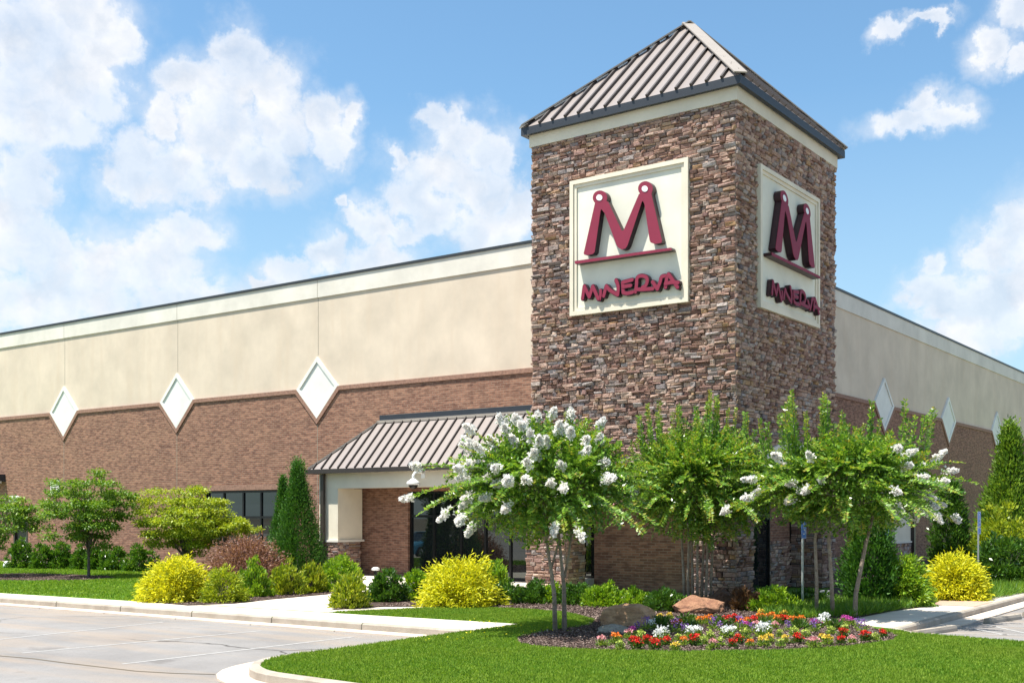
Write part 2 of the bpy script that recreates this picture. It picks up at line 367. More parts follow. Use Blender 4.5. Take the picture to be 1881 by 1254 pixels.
# ------------------------------------------------------------------ leaf clouds
def unit(a): return a/np.maximum(np.linalg.norm(a, axis=1, keepdims=True), 1e-9)
def leaf_mesh(name, Pp, D, L, W, mat_, fold=.0, nhint=None, mi=None):
    """one folded four-cornered leaf per point"""
    n = len(Pp); D = unit(D)
    S = unit(np.cross(D, npr.normal(size=(n, 3)) if nhint is None else nhint+npr.normal(size=(n, 3))*.35)); N = np.cross(S, D)
    L = np.broadcast_to(np.asarray(L, float), (n,))[:, None]; W = np.broadcast_to(np.asarray(W, float), (n,))[:, None]
    V = np.empty((n, 4, 3)); V[:, 0] = Pp; V[:, 1] = Pp+D*L*.48+S*W*.5+N*W*fold; V[:, 2] = Pp+D*L-N*L*.12; V[:, 3] = Pp+D*L*.48-S*W*.5+N*W*fold
    me = bpy.data.meshes.new(name); me.vertices.add(n*4); me.vertices.foreach_set('co', V.reshape(-1))
    me.loops.add(n*4); me.loops.foreach_set('vertex_index', np.arange(n*4, dtype=np.int32))
    me.polygons.add(n); me.polygons.foreach_set('loop_start', np.arange(0, n*4, 4, dtype=np.int32)); me.polygons.foreach_set('loop_total', np.full(n, 4, np.int32))
    for q in (mat_ if isinstance(mat_, list) else [mat_]): me.materials.append(q)
    if mi is not None: me.polygons.foreach_set('material_index', mi.astype(np.int32))
    me.update(); me.validate(); return me
def put(name, me, parent):
    o = bpy.data.objects.new(name, me); COL.objects.link(o); o.parent = parent; return o
def sph(n): return unit(npr.normal(size=(n, 3)))
def bush(name, label, cat, loc, w_, h_, mat_, style='leafy', n=2600, L=.07, group=None, stem=True, d_=None, K=None, part='foliage'):
    """mounded shrub: sprigs set over an uneven dome, each sprig a tuft of leaves"""
    root = thing(name, label, cat, loc, group)
    K = K or int(40+n/45); per = max(4, n//K); d_ = d_ or w_
    c = sph(K); c[:, 2] = np.abs(c[:, 2])*1.0-.12*npr.random(K); rr = (npr.random(K)**.28)
    lump = 1+.13*np.sin(c[:, 0]*5+npr.random()*6)*np.cos(c[:, 1]*4+npr.random()*6)+npr.normal(size=K)*.05
    S = np.array([w_/2, d_/2, h_*.93]); cen = c*rr[:, None]*lump[:, None]*S; cen[:, 2] = np.maximum(cen[:, 2], .04*h_)
    out = unit(c*np.array([1, 1, .8])+np.array([0, 0, .35]))
    ci = np.repeat(np.arange(K), per); N = len(ci); t = npr.random(N)
    if style == 'thread':
        sp = unit(out[ci]+npr.normal(size=(N, 3))*.45); sp[:, 2] -= .25
        Pp = cen[ci]+npr.normal(size=(N, 3))*.045*w_+sp*t[:, None]*.10; D = unit(sp+np.array([0, 0, -.35])*t[:, None]); LL = L*.75*(.7+.8*npr.random(N)); WW = L*.27
    elif style == 'spray':
        Pp = cen[ci]+npr.normal(size=(N, 3))*.05*w_; D = unit(out[ci]*.7+npr.normal(size=(N, 3))*.4+np.array([0, 0, .8])); LL = L*(.7+.6*npr.random(N)); WW = L*.42
    else:
        sp = unit(out[ci]+npr.normal(size=(N, 3))*.65); rad = .055*(w_+h_)/2+.03
        Pp = cen[ci]+sp*(t[:, None]**.6)*rad*1.6; D = unit(sp+np.array([0, 0, .25])); LL = L*(.7+.6*npr.random(N)); WW = L*.5
    Pp[:, 2] = np.maximum(Pp[:, 2], .015)
    put(part, leaf_mesh(part, Pp, D, LL, WW, mat_, .12), root)
    if stem:
        mb = MB()
        for i in range(7):
            a = i*.9+rnd.random(); x, y = math.cos(a), math.sin(a)
            mb.tube([(x*.03, y*.03, -.02), (x*w_*.12, y*w_*.12, h_*.35), (x*w_*.26, y*w_*.26, h_*.66)], [.02, .014, .006], 5)
        o = mb.build('stem', M['barkd'], None, (0, 0, 0)); o.parent = root
    return root
def cone_tree(name, label, cat, loc, w_, h_, mat_, n=6000, L=.10, lean=0, group=None, part='foliage', pw=.75, tip=.0):
    root = thing(name, label, cat, loc, group); K = int(n/13); per = 13
    z = npr.random(K)**1.25; prof = lambda q: np.where(q < .12, .78+q*1.8, (1-q)**pw*1.12/(.88**pw*1.0))
    ang = npr.random(K)*6.283; rr = np.sqrt(.35+.65*npr.random(K)); ra = np.minimum(prof(z), 1)*rr*w_/2*(1+.10*np.sin(ang*3+z*9)+npr.normal(size=K)*.06)
    cen = np.stack([np.cos(ang)*ra+lean*z*h_, np.sin(ang)*ra, z*h_*.97+.03], 1); out = np.stack([np.cos(ang), np.sin(ang), np.full(K, .4)], 1)
    ci = np.repeat(np.arange(K), per); N = len(ci)
    D = unit(out[ci]*.8+npr.normal(size=(N, 3))*.38+np.array([0, 0, .75])); Pp = cen[ci]+npr.normal(size=(N, 3))*np.array([.05, .05, .07])*w_
    top = npr.random((60, 3))*np.array([.05, .05, .16])*1.0+np.array([lean*h_, 0, h_*.93]); Pp = np.concatenate([Pp, top]); D = np.concatenate([D, np.tile([0, 0, 1.], (60, 1))+npr.normal(size=(60, 3))*.2])
    Pp[:, 2] = np.maximum(Pp[:, 2], .02)
    put(part, leaf_mesh(part, Pp, D, L*(.6+.7*npr.random(len(Pp))), L*.36, mat_, .1), root)
    o = MB().tube([(0, 0, -.03), (lean*h_*.5, 0, h_*.5), (lean*h_*.9, 0, h_*.9)], [.05, .03, .01], 6).build('trunk', M['barkd'], None, (0, 0, 0)); o.parent = root
    return root
def blades(name, label, cat, pts, h_, mat_, per=1, wd=.012, spread=.5, kind=None, parent=None, arc=.0):
    pts = np.repeat(np.asarray(pts, float), per, axis=0); n = len(pts)
    D = unit(npr.normal(size=(n, 3))*spread*np.array([1, 1, .2])+np.array([0, 0, 1.]))
    me = leaf_mesh(name, pts, D, h_*(.6+.7*npr.random(n)), wd, mat_, 0)
    o = bpy.data.objects.new(name, me); COL.objects.link(o)
    if parent: o.parent = parent
    else: tag(o, label, cat, kind=kind)
    return o
#@@SETTING
# ================================================================== SETTING
def sheet(name, pts, z, mat_, thick=0.):
    mb = MB(); mb.prism([[(p[0], p[1]) for p in pts]], lambda a, b_, d: (a, b_, d), z-thick if thick else z-.002, z)
    return tag(mb.build(name, mat_, None, (0, 0, 0)), kind='structure')
def gp(*px): return [G(*p)[:2] for p in px]
sheet('ground', [(-700, -500), (700, -500), (700, 900), (-700, 900)], -.19, M['dirt'])
sheet('parking_lot', [(-100, -95), (75, -95), (75, 85), (5, 85), (5, -3), (-3, -6), (-100, -9)], -.15, M['asphalt'])
XK = -.95
kp1 = [(-90, -13.7), (-40, -11.86), (-17, -11.0), (-9, -10.7), (XK, -10.4), (XK, -15.1)]
for i in range(1, 9):
    a = math.pi+i*math.pi/2/8*1.02; kp1.append((XK+1.75+1.75*math.cos(a), -15.1+1.75*math.sin(a)))
kp1 += [(6, -17.1), (40, -19)]
kp2 = [(40, -11.3), (6.45, -5.60), (5.85, -4.9), (5.85, 60)]
slab = kp1+kp2+[(-90, 60)]
sheet('lawn', slab, 0, M['lawn'], .16)
def offs(path, d):
    out = []
    for i, p in enumerate(path):
        a = Vector(path[max(i-1, 0)]); b_ = Vector(p); c_ = Vector(path[min(i+1, len(path)-1)])
        d1 = (b_-a).normalized() if i else (c_-b_).normalized(); d2 = (c_-b_).normalized() if i < len(path)-1 else d1
        n = Vector((-(d1+d2).y, (d1+d2).x)).normalized(); k_ = d/max(.5, n.dot(Vector((-d1.y, d1.x))))
        out.append((b_.x+n.x*k_, b_.y+n.y*k_))
    return out
def sweep(name, path, o1, o2, z0, z1, mat_, step=2.9, gap=.03, slope=0., rc=0.):
    A, B_ = offs(path, o1), offs(path, o2); mb = MB(); run = 0.
    for i in range(len(path)-1):
        L = (Vector(path[i+1])-Vector(path[i])).length; n = max(1, round(L/step)) if L > step*.8 else 1
        for j in range(n):
            t0, t1 = j/n, (j+1)/n-(gap/L if (L > step*.8) else 0)
            q = [Vector(A[i]).lerp(Vector(A[i+1]), t0), Vector(A[i]).lerp(Vector(A[i+1]), t1), Vector(B_[i]).lerp(Vector(B_[i+1]), t1), Vector(B_[i]).lerp(Vector(B_[i+1]), t0)]
            zt = [z1-slope, z1-slope, z1, z1]; n0 = len(mb.v)
            if rc:   # battered, eased front edge
                e = [q[0].lerp(q[3], rc/abs(o2-o1)), q[1].lerp(q[2], rc/abs(o2-o1))]
                mb.v += [(q[0].x, q[0].y, z0), (q[1].x, q[1].y, z0), (q[0].x, q[0].y, z1-rc), (q[1].x, q[1].y, z1-rc), (e[0].x, e[0].y, z1), (e[1].x, e[1].y, z1), (q[3].x, q[3].y, z1), (q[2].x, q[2].y, z1), (q[3].x, q[3].y, z0), (q[2].x, q[2].y, z0)]
                for f in ((0, 1, 3, 2), (2, 3, 5, 4), (4, 5, 7, 6), (6, 7, 9, 8), (0, 2, 4, 6, 8), (1, 9, 7, 5, 3)): mb.f.append(tuple(n0+k_ for k_ in f)); mb.m.append(0)
            else:
                mb.v += [(v.x, v.y, z0) for v in q]+[(v.x, v.y, z) for v, z in zip(q, zt)]
                for f in ((4, 5, 6, 7), (0, 1, 5, 4), (1, 2, 6, 5), (2, 3, 7, 6), (3, 0, 4, 7)): mb.f.append(tuple(n0+k_ for k_ in f)); mb.m.append(0)
    return tag(mb.build(name, mat_, None, (0, 0, 0)), kind='structure')
for kp in (kp1, kp2):
    sweep('kerb', kp, -.02, .15, -.18, .012, M['kerb'], rc=.03)
    sweep('kerb_gutter', kp, -.50, -.024, -.18, -.128, M['pan'], slope=-.008)
sheet('sidewalk', [(-90, -13.5), (-40, -11.70), (-17, -10.84), (-9, -10.54), (XK+.17, -10.25), (XK+.17, -8.62), (-5.5, -9.02), (-11.6, -9.5), (-18.5, -10.0), (-45, -11.0), (-90, -12.6)], .004, M['concrete'])
sheet('path', [(-12.6, -9.5), (-6.2, -9.0), (-4.2, -5.0), (.1, -2.3), (.1, -.15), (-6.9, -.15), (-6.9, 3.7), (-17.0, 3.7), (-17.3, 0), (-15, -4)], .009, M['concrete'])
sheet('path', [(-60, .6), (-33, 1.3), (-33, 2.6), (-60, 2.6)], .006, M['concrete'])
sheet('sidewalk', [(4.35, -4.3), (5.69, -4.9), (5.69, 60), (5.6, 60), (5.5, 9), (5.15, 4.5), (4.8, 1.5), (4.45, -.8)], .004, M['concrete'])
sheet('path', [(3.2, 1.7), (5.68, 1.7), (5.68, 3.6), (3.2, 3.3)], .012, M['redwalk'])
# beds
BED1 = gp((606, 1121), (700, 1115), (830, 1114), (960, 1119), (1040, 1125), (1092, 1139), (1084, 1149), (1000, 1160), (950, 1172), (952, 1182), (1000, 1190), (1100, 1195), (1250, 1198), (1450, 1195), (1560, 1188), (1640, 1177), (1650, 1168))+[(4.9, -4.5), (4.35, -3.6), (4.4, -.8), (4.75, 1.4), (3.1, 1.6), (3.1, 3.5), (5.05, 4.4), (5.5, 9), (5.8, 30), (-3.7, 30), (-3.7, 8), (.3, 7.4), (.3, -.3)]+gp((1350, 1103), (1230, 1105), (1100, 1100), (930, 1090), (760, 1084), (700, 1086), (660, 1100), (640, 1112))
BED2 = gp((262, 1100), (300, 1108), (345, 1112), (430, 1109), (500, 1101), (600, 1092), (655, 1078), (640, 1062), (560, 1056), (400, 1053), (380, 1070), (290, 1078), (258, 1090))
BED3 = [(-33, 1.0), (-17.5, .8), (-17.5, 3.7), (-45, 3.7), (-45, 2.62), (-33, 2.62)]
BED4 = gp((-60, 1056), (30, 1053), (130, 1055), (200, 1058), (215, 1062), (150, 1066), (60, 1067), (-40, 1066))
for b_ in (BED1, BED2, BED3, BED4): sheet('mulch_bed', b_, .02, M['mulch'], .03)
def inpoly(P_, poly):
    x, y = P_[:, 0], P_[:, 1]; ins = np.zeros(len(P_), bool); n = len(poly)
    for i in range(n):
        x1, y1 = poly[i]; x2, y2 = poly[(i+1) % n]
        if y1 == y2: continue
        ins ^= ((y1 > y) != (y2 > y)) & (x < (x2-x1)*(y-y1)/(y2-y1)+x1)
    return ins
def scatter(n, x0, x1, y0, y1, poly, excl=()):
    P_ = np.stack([x0+(x1-x0)*npr.random(n), y0+(y1-y0)*npr.random(n), np.zeros(n)], 1); k_ = inpoly(P_, poly)
    for e in excl: k_ &= ~inpoly(P_, e)
    return P_[k_]
def chips(poly, n, box_, s=.035):
    P_ = scatter(n, *box_, poly); N = len(P_); P_[:, 2] = .022+.03*npr.random(N)
    D = unit(npr.normal(size=(N, 3))*np.array([1, 1, .35])); me = leaf_mesh('mulch_chips', P_, D, s*(.5+1.1*npr.random(N)), s*.55, M['chip'], 0, nhint=np.tile([0, 0, 1.], (N, 1)))
    o = bpy.data.objects.new('mulch_chips', me); COL.objects.link(o); tag(o, kind='stuff', label='brown bark chips strewn over the mulch beds', cat='mulch')
chips(BED1, 90000, (-6.5, 6.5, -12, -1), .045)
chips(BED2, 16000, (-17, -5, -9.7, 0), .05)
chips(BED4, 6000, (-30, -19, -8, 1), .06)
SW = [(-90, -14), (XK+.2, -10.6), (XK+.2, -8.55), (-5.5, -8.95), (-11.6, -9.43), (-18.5, -9.95), (-90, -12.5)]
nearp = [(p[0], p[1]) for p in offs(kp1, .17)]+[(p[0], p[1]) for p in offs(kp2, .17)]+[(-90, 60)]
PT = [(-12.7, -9.6), (-6.1, -9.1), (-4.2, -5.0), (.1, -2.3), (.1, 0), (-17, 3.7)]
def lawnblades(n, box_, h_, wd):
    P_ = scatter(n, *box_, nearp, (BED1, BED2, BED4, SW, PT))
    dep = -(P_[:, 0]-CAM[0])*SN+(P_[:, 1]-CAM[1])*CS; lat = (P_[:, 0]-CAM[0])*CS+(P_[:, 1]-CAM[1])*SN
    k_ = (dep > 12) & (np.abs(lat/dep) < .56); P_ = P_[k_]
    blades('grass_blades', 'short mown green grass covering the lawn', 'grass', P_, h_, M['lf_grass'], wd=wd, spread=.55, kind='stuff')
lawnblades(520000, (-1.2, 12.5, -17.2, -5.4), .058, .016)
lawnblades(90000, (-7, .6, -9.2, -5.4), .055, .02)
lawnblades(130000, (-40, -9, -11, 2), .07, .035)
# painted bay lines and the joint in the tarmac
def gline(name, pts, wd, z, mat_):
    mb = MB()
    for a, b_ in zip(pts, pts[1:]):
        a, b_ = Vector(G(*a, -.15)[:2]), Vector(G(*b_, -.15)[:2]); d = (b_-a).normalized(); n = Vector((-d.y, d.x))*wd/2
        mb.quad((a.x+n.x, a.y+n.y, z), (b_.x+n.x, b_.y+n.y, z), (b_.x-n.x, b_.y-n.y, z), (a.x-n.x, a.y-n.y, z))
    return tag(mb.build(name, mat_, None, (0, 0, 0)), kind='structure')
for a, b_ in (((225, 1219), (650, 1169)), ((40, 1199), (480, 1158)), ((-60, 1180), (300, 1142)), ((1737, 1144), (1850, 1166)), ((1812, 1147), (1930, 1172)), ((1700, 1160), (1800, 1180)), ((1740, 1150), (1900, 1150)), ((1720, 1163), (1900, 1166))):
    gline('bay_line', [a, b_], .09, -.146, M['paint'])
gline('tarmac_joint', [(-60, 1197), (0, 1204), (60, 1209), (120, 1217), (190, 1225), (250, 1232), (320, 1236), (395, 1238)], .05, -.1455, M['dirt'])

# ================================================================== BUILDING
WY = 3.8; WX = -3.8; HB = 7.33; HP0 = 10.91; HP1 = 11.6
bld = thing('store_building', 'long two-tone store building with brown brick base and tan stucco top behind the stone tower', 'building', (WX, WY, 0))
fy = lambda off=0.: (lambda a, b_, d: (a, WY-d, b_))          # front wall: a = x, b = z, d = proud of wall
fx = lambda: (lambda a, b_, d: (WX+d, a, b_))                 # side wall
XL, YR = -85., 85.
DF = [(-19.70, 1.16), (-28.50, 1.16), (-37.2, 1.16), (-46.0, 1.16), (-54.7, 1.16)]; DR = [(23.85, 1.35), (34.4, 1.35), (45.0, 1.35), (55.6, 1.35)]
def brick_outline(a0, a1, ds, g=.0):
    up = []
    for c, hw in sorted(ds): up += [(c-hw-g, HB), (c, HB-1.22-g*1.1), (c+hw+g, HB)]
    return [(a0, 0)] + [(a1, 0), (a1, HB)] + up[::-1] + [(a0, HB)]
rect = lambda a0, a1, b0, b1: [(a0, b0), (a0, b1), (a1, b1), (a1, b0)]
WIN = (-26.6, -22.05, .95, 3.32); DOOR = (-41.61, -40.41, .02, 2.58); GLZ = (-14.93, -7.0, .02, 3.17)
# body behind (roof and solid walls)
mb = MB(); mb.prism([rect(XL, WX, 0, HP0+.3)], lambda a, b_, d: (a, WY+.0-d, b_), -.3, 0.)
mb2 = MB(); mb2.prism([[(XL, HB-1.6), (XL, HP1), (WX, HP1), (WX, HB-1.6)]], fy(), -.3, 0.0)
mb2.prism([[(WY+.3, HB-1.6), (WY+.3, HP1), (YR, HP1), (YR, HB-1.6)]], fx(), -.3, 0.0)
mb2.box(XL, WX-.3, YR-.3, YR, 0, HP1); mb2.box(XL, XL+.3, WY+.3, YR-.3, 0, HP1)
mb2.build('stucco_wall', M['stucco'], bld)
MB().box(XL+.3, WX-.31, WY+.31, YR-.31, 10.6, 10.8).build('flat_roof', M['band'], bld)
mb = MB()
mb.prism([brick_outline(XL, WX-.0, DF), rect(*WIN), rect(*DOOR), rect(*GLZ)], fy(), -.3, .05)
mb.build('brick_wall', M['brick'], bld)
mb = MB(); mb.prism([brick_outline(WY+.0, YR, DR)], fx(), -.299, .05); mb.build('brick_wall', M['brick'], bld)
# projecting brick course along the top of the brick, dipping round each diamond
def course(a0, a1, ds, fn):
    mb = MB(); t = .16
    pts = [(a0, HB)]
    for c, hw in sorted(ds):
        pts += [(c-hw, HB), (c, HB-1.22), (c+hw, HB)]
    pts += [(a1, HB)]
    low = [(a0, HB-t)]
    for c, hw in sorted(ds): low += [(c-hw-.07, HB-t), (c, HB-1.22-t*1.35), (c+hw+.07, HB-t)]
    low += [(a1, HB-t)]
    mb.prism([pts+low[::-1]], fn, .04, .10); return mb
course(XL, WX, DF, fy()).build('brick_course', M['trimbrick'], bld); course(WY, YR, DR, fx()).build('brick_course', M['trimbrick'], bld)
# parapet band, coping, movement joints
mb = MB(); mb.prism([[(XL, HP0), (XL, HP1-.002), (WX+.05, HP1-.002), (WX+.05, HP0)]], fy(), -.02, .05); mb.build('parapet_band', M['band'], bld)
mb = MB(); mb.prism([[(WY-.05, HP0), (WY-.05, HP1-.002), (YR, HP1-.002), (YR, HP0)]], fx(), -.02, .05); mb.build('parapet_band', M['band'], bld)
mb = MB(); mb.box(XL, WX+.09, WY-.09, WY+.28, HP1, HP1+.10); mb.build('coping', M['coping'], bld)
mb = MB(); mb.box(WX-.28, WX+.09, WY+.281, YR, HP1, HP1+.10); mb.build('coping', M['coping'], bld)
mb = MB()
for c, hw in DF: MB().box(c-.012, c+.012, WY-.004, WY+.01, HB+1.3, HP0).box(c-.010, c+.010, WY-.054, WY-.04, HP0+.01, HP1).box(c-.012, c+.012, WY-.053, WY-.04, 0, HB-1.45).build('movement_joint', M['joint'], bld)
for c, hw in DR: MB().box(WX+.04, WX+.054, c-.012, c+.012, 0, HB-1.45).build('movement_joint', M['joint'], bld)
def diamond(c, hw, fn):
    hh = 1.22*hw/1.16 if hw < 1.2 else 1.22; o = [(c, HB+hh), (c+hw, HB), (c, HB-hh), (c-hw, HB)]; i_ = [(c, HB+hh*.84), (c+hw*.84, HB), (c, HB-hh*.84), (c-hw*.84, HB)]
    fr = MB().prism([o, i_], fn, -.02, .095).build('diamond_panel', M['diamond'], bld)
    MB().prism([[(c+(a-c)*.999, HB+(b_-HB)*.999) for a, b_ in i_]], fn, -.02, .05).build('inset_field', M['diamond'], fr)
for c, hw in DF[:4]: diamond(c, hw, fy())
for c, hw in DR: diamond(c, hw, fx())
# window band in the brick, door, storefront
def glazing(name, a0, a1, b0, b1, vs, hs, fn, d, fw=.05, parent=None, label=None):
    mb = MB(); F_ = lambda x0, x1, z0, z1, dd: mb.prism([rect(x0, x1, z0, z1)], fn, dd-.10, dd)
    F_(a0, a1, b1-fw, b1, d); F_(a0, a1, b0, b0+fw, d); F_(a0, a0+fw, b0+fw, b1-fw, d); F_(a1-fw, a1, b0+fw, b1-fw, d)
    for v in vs: F_(v-fw/2, v+fw/2, b0+fw, b1-fw, d-.003)
    for h in hs: F_(a0+fw, a1-fw, h-fw/2, h+fw/2, d-.006)
    o = mb.build(name, M['black'], parent or bld)
    g_ = MB().prism([rect(a0+fw*.5, a1-fw*.5, b0+fw*.5, b1-fw*.5)], fn, d-.075, d-.055).build('pane', M['glass'], o)
    if label: o['label'] = label
    return o
glazing('window', WIN[0], WIN[1], WIN[2], WIN[3], [-25.5, -24.25, -23.15], [2.2], fy(), -.06, .09)
MB().box(-26.9, -21.8, WY-.085, WY-.04, 3.33, 3.56).build('window_lintel', M['trimbrick'], bld)
glazing('storefront_window', GLZ[0], GLZ[1], GLZ[2], GLZ[3], [-13.78, -12.5, -11.4, -10.3, -9.2, -8.1], [2.25], fy(), -.06, .09)
dr = MB().box(-41.55, -40.47, WY+.02, WY+.10, .03, 2.5).build('service_door', M['black'], bld); MB().box(-40.62, -40.56, WY-.05, WY+.02, 1.0, 1.12).build('handle', M['steel'], dr)
MB().prism([rect(-41.66, -40.36, 0, 2.66), rect(-41.55, -40.47, -.0+.02, 2.52)], fy(), -.1, .07).build('door_frame', M['bronze'], bld)
# ---- entrance canopy
CY = 2.28; xL = -18.08
can = thing('entrance_canopy', 'hipped brown metal canopy on a cream pillar against the left side of the tower', 'canopy', (-12.4, CY, 0))
MB().box(xL, -17.1, CY, CY+1.3, 1.36, 3.28).build('pillar', M['cream'], can)
MB().box(xL-.06, -17.04, CY-.06, CY+1.36, 1.28, 1.362).build('pillar_cap', M['band'], can)
mb = MB(); mb.box(xL, -6.64, CY, CY+.5, 3.282, 3.93); mb.box(xL, xL+.4, CY+.5, WY-.06, 3.281, 3.93); mb.build('beam', M['cream'], can)
MB().box(xL+.41, -6.64, CY+.51, WY-.06, 3.5, 3.6).build('ceiling', M['cream'], can)
# roof: gutter at CY-.28, ridge against the wall
gx0, gy0, gz, rx, ry, rz = xL-.28, CY-.28, 4.0, -16.28, WY-.06, 5.82
mb = MB(); mb.poly([(gx0, gy0, gz), (-6.64, gy0, gz), (-6.64, ry, rz), (rx, ry, rz)]); mb.poly([(gx0, gy0, gz), (rx, ry, rz), (gx0, ry, gz)]); mb.poly([(gx0, gy0, gz-.05), (gx0, ry, gz-.05), (-6.64, ry, gz-.05), (-6.64, gy0, gz-.05)])
rf = mb.build('roof', M['roofpan'], can)
mb = MB(); x = gx0+.25; sl = Vector((0, ry-gy0, rz-gz)); nrm = Vector((0, -(rz-gz), ry-gy0)).normalized()
while x < -6.7:
    t = min(1, (x-gx0)/(rx-gx0)); a = Vector((x, gy0, gz)); b_ = a+sl*t; mb.beam(a+nrm*.002, b_+nrm*.002, .042, .065, up=nrm); x += .43
y_ = gy0+.3
while y_ < ry:
    t = (y_-gy0)/(ry-gy0); mb.beam((gx0, y_, gz), (gx0+(rx-gx0)*t, y_, gz+(rz-gz)*t), .035, .055, up=(-.7, 0, .7)); y_ += .43
mb.build('roof_seam', M['rib'], rf)
MB().beam((gx0, gy0, gz+.01), (rx, ry, rz+.01), .10, .06).build('hip_cap', M['hipcap'], rf)
mb = MB(); mb.box(rx-.12, -6.64, ry-.10, ry+.0, rz-.06, rz+.04); mb.build('ridge_cap', M['hipcap'], rf)
MB().box(rx-.05, -6.64, ry-.03, ry+.03, rz+.042, rz+.24).build('wall_flashing', M['gutter'], rf)
mb = MB(); mb.box(gx0-.03, -6.64, gy0-.10, gy0+.02, gz-.16, gz+.0); mb.box(gx0-.09, gx0-.031, gy0-.10, ry, gz-.16, gz-.001); mb.build('gutter', M['bronze'], can)
mb = MB(); mb.box(-17.86, -17.70, CY-.17, CY-.062, .03, gz-.165); mb.build('downpipe', M['bronze'], can)

# ledge-stone veneer: separate irregular stones laid in uneven courses
def stones(mb, fn, z0, z1, spans, corner=None, hmin=.075, hmax=.145, skip=None):
    z = z0
    while z < z1-.02:
        h = min(rnd.uniform(hmin, hmax), z1-z)
        if z1-z-h < .05: h = z1-z
        for (a0, a1) in spans(z+h/2):
            a = a0-rnd.uniform(0, .04)
            while a < a1:
                wd = min(rnd.choice((.13, .17, .21, .26, .31, .38))*rnd.uniform(.8, 1.2), a1-a+rnd.uniform(0, .035))
                if a1-a-wd < .09: wd = a1-a+rnd.uniform(0, .035)
                parts_ = [(z, h)] if h < .11 or rnd.random() < .6 else [(z, h*.48), (z+h*.5, h*.5)]
                for zz, hh in parts_:
                    if skip and skip(a+wd/2, zz+hh/2): continue
                    p_ = rnd.uniform(.03, .115); g = .007; j = lambda s_: rnd.uniform(-s_, s_); n = len(mb.v); e = .014
                    x0, x1, y0, y1 = a+g, a+wd-g, zz+g*.7, zz+hh-g*.7
                    back = [(x0, y0, 0), (x1, y0, 0), (x1, y1, 0), (x0, y1, 0)]
                    q = [rnd.uniform(-.022, .022) for _ in range(4)]; q[0] -= .018; q[1] -= .018
                    mid = [(x0+j(.006), y0+j(.006), p_-.02+q[0]), (x1+j(.006), y0+j(.006), p_-.02+q[1]), (x1+j(.006), y1+j(.006), p_-.02+q[2]), (x0+j(.006), y1+j(.006), p_-.02+q[3])]
                    fr = [(x0+e+abs(j(.02)), y0+e+j(.004), p_+q[0]), (x1-e-abs(j(.02)), y0+e+j(.004), p_+q[1]), (x1-e-abs(j(.02)), y1-e+j(.004), p_+q[2]), (x0+e+abs(j(.02)), y1-e+j(.004), p_+q[3])]
                    mb.v += [fn(*v) for v in back+mid+fr]
                    for r0 in (0, 4):
                        for i in range(4):
                            k2 = (i+1) % 4; mb.f.append((n+r0+i, n+r0+k2, n+r0+4+k2, n+r0+4+i)); mb.m.append(0)
                    mb.f.append((n+8, n+9, n+10, n+11)); mb.m.append(0)
                a += wd
        z += h
# pillar base
pb = MB(); pb.box(xL+.03, -17.13, CY+.03, CY+1.2, 0, 1.28); pbo = pb.build('pillar_core', M['mortar'], can)
mb = MB(); stones(mb, lambda a, b_, d: (a, CY+.03-d*.7, b_), .02, 1.27, lambda z: [(xL+.03, -17.13)]); stones(mb, lambda a, b_, d: (-17.13+d*.7, a, b_), .02, 1.27, lambda z: [(CY+.02, CY+1.2)])
mb.build('stone_base', M['stone'], can)
# ---- stone tower
W1, W2, HT = 6.6, 7.3, 13.36
tow = thing('stone_tower', 'tall square ledge-stone corner tower under a pyramid metal roof', 'tower', (-W1/2, W2/2, 0))
OF = (-5.43, -1.22); OR_ = (1.08, 6.3); SPR, APX = 3.0, 4.2
def arch(a0, a1, grow=0., n=14, z0=0.):
    c, hw, sg = (a0+a1)/2, (a1-a0)/2, (APX if a0 > 0 else 3.55)-SPR; Rr = (hw*hw+sg*sg)/(2*sg); zc = SPR+sg-Rr; ph = math.asin(hw/Rr)
    pts = [(c+(Rr+grow)*math.sin(-ph+2*ph*i/n), zc+(Rr+grow)*math.cos(-ph+2*ph*i/n)) for i in range(n+1)]
    return pts, (lambda z: 0 if z > zc+Rr+grow else (hw+grow*.0 if z < SPR else math.sqrt(max(0, (Rr+grow)**2-(z-zc)**2))))
def wallhole(A0, A1, o):
    ar, _ = arch(*o); return [(A0, 0)]+[(o[0], 0)]+ar+[(o[1], 0)]+[(A1, 0), (A1, HT), (A0, HT)]
tf = lambda a, b_, d: (a, -d, b_)
ts = lambda a, b_, d: (d, a, b_)
mb = MB(); mb.prism([wallhole(-W1, 0, OF)], tf, -1.05, 0.); mb.prism([wallhole(1.052, W2, OR_)], ts, -1.05, 0.)
mb.box(-W1, -1.06, W2-.4, W2, 0, HT); mb.box(-W1, -W1+.4, 1.06, W2-.41, 3.9, HT); mb.box(-W1+.41, -1.06, 1.06, W2-.41, 4.6, 4.8)
core = mb.build('tower_core', M['mortar'], tow)
def spans(A0, A1, o, base=0.):
    _, hwf = arch(*o, grow=.25 if o[0] > 0 else .0); c = (o[0]+o[1])/2
    def f(z):
        a0 = A0-(base if z < 3 else 0); hw = hwf(z)
        if z < SPR: hw = (o[1]-o[0])/2
        return [(a0, c-hw), (c+hw, A1)] if hw > 0 else [(a0, A1)]
    return f
SGF = (-5.19, -1.33, 8.12, 12.07); SGR = (1.27, 5.69, 8.02, 11.98)
mb = MB()
skF = lambda a, z: SGF[0]+.1 < a < SGF[1]-.1 and SGF[2]+.1 < z < SGF[3]-.1
skR = lambda a, z: SGR[0]+.1 < a < SGR[1]-.1 and SGR[2]+.1 < z < SGR[3]-.1
stones(mb, tf, .02, HT, spans(-W1, .02, OF, .24), skip=skF); stones(mb, ts, .02, HT, spans(-.02, W2, OR_), skip=skR)
stones(mb, lambda a, b_, d: (-W1-d, a, b_), 3.2, HT, lambda z: [(0, W2)])
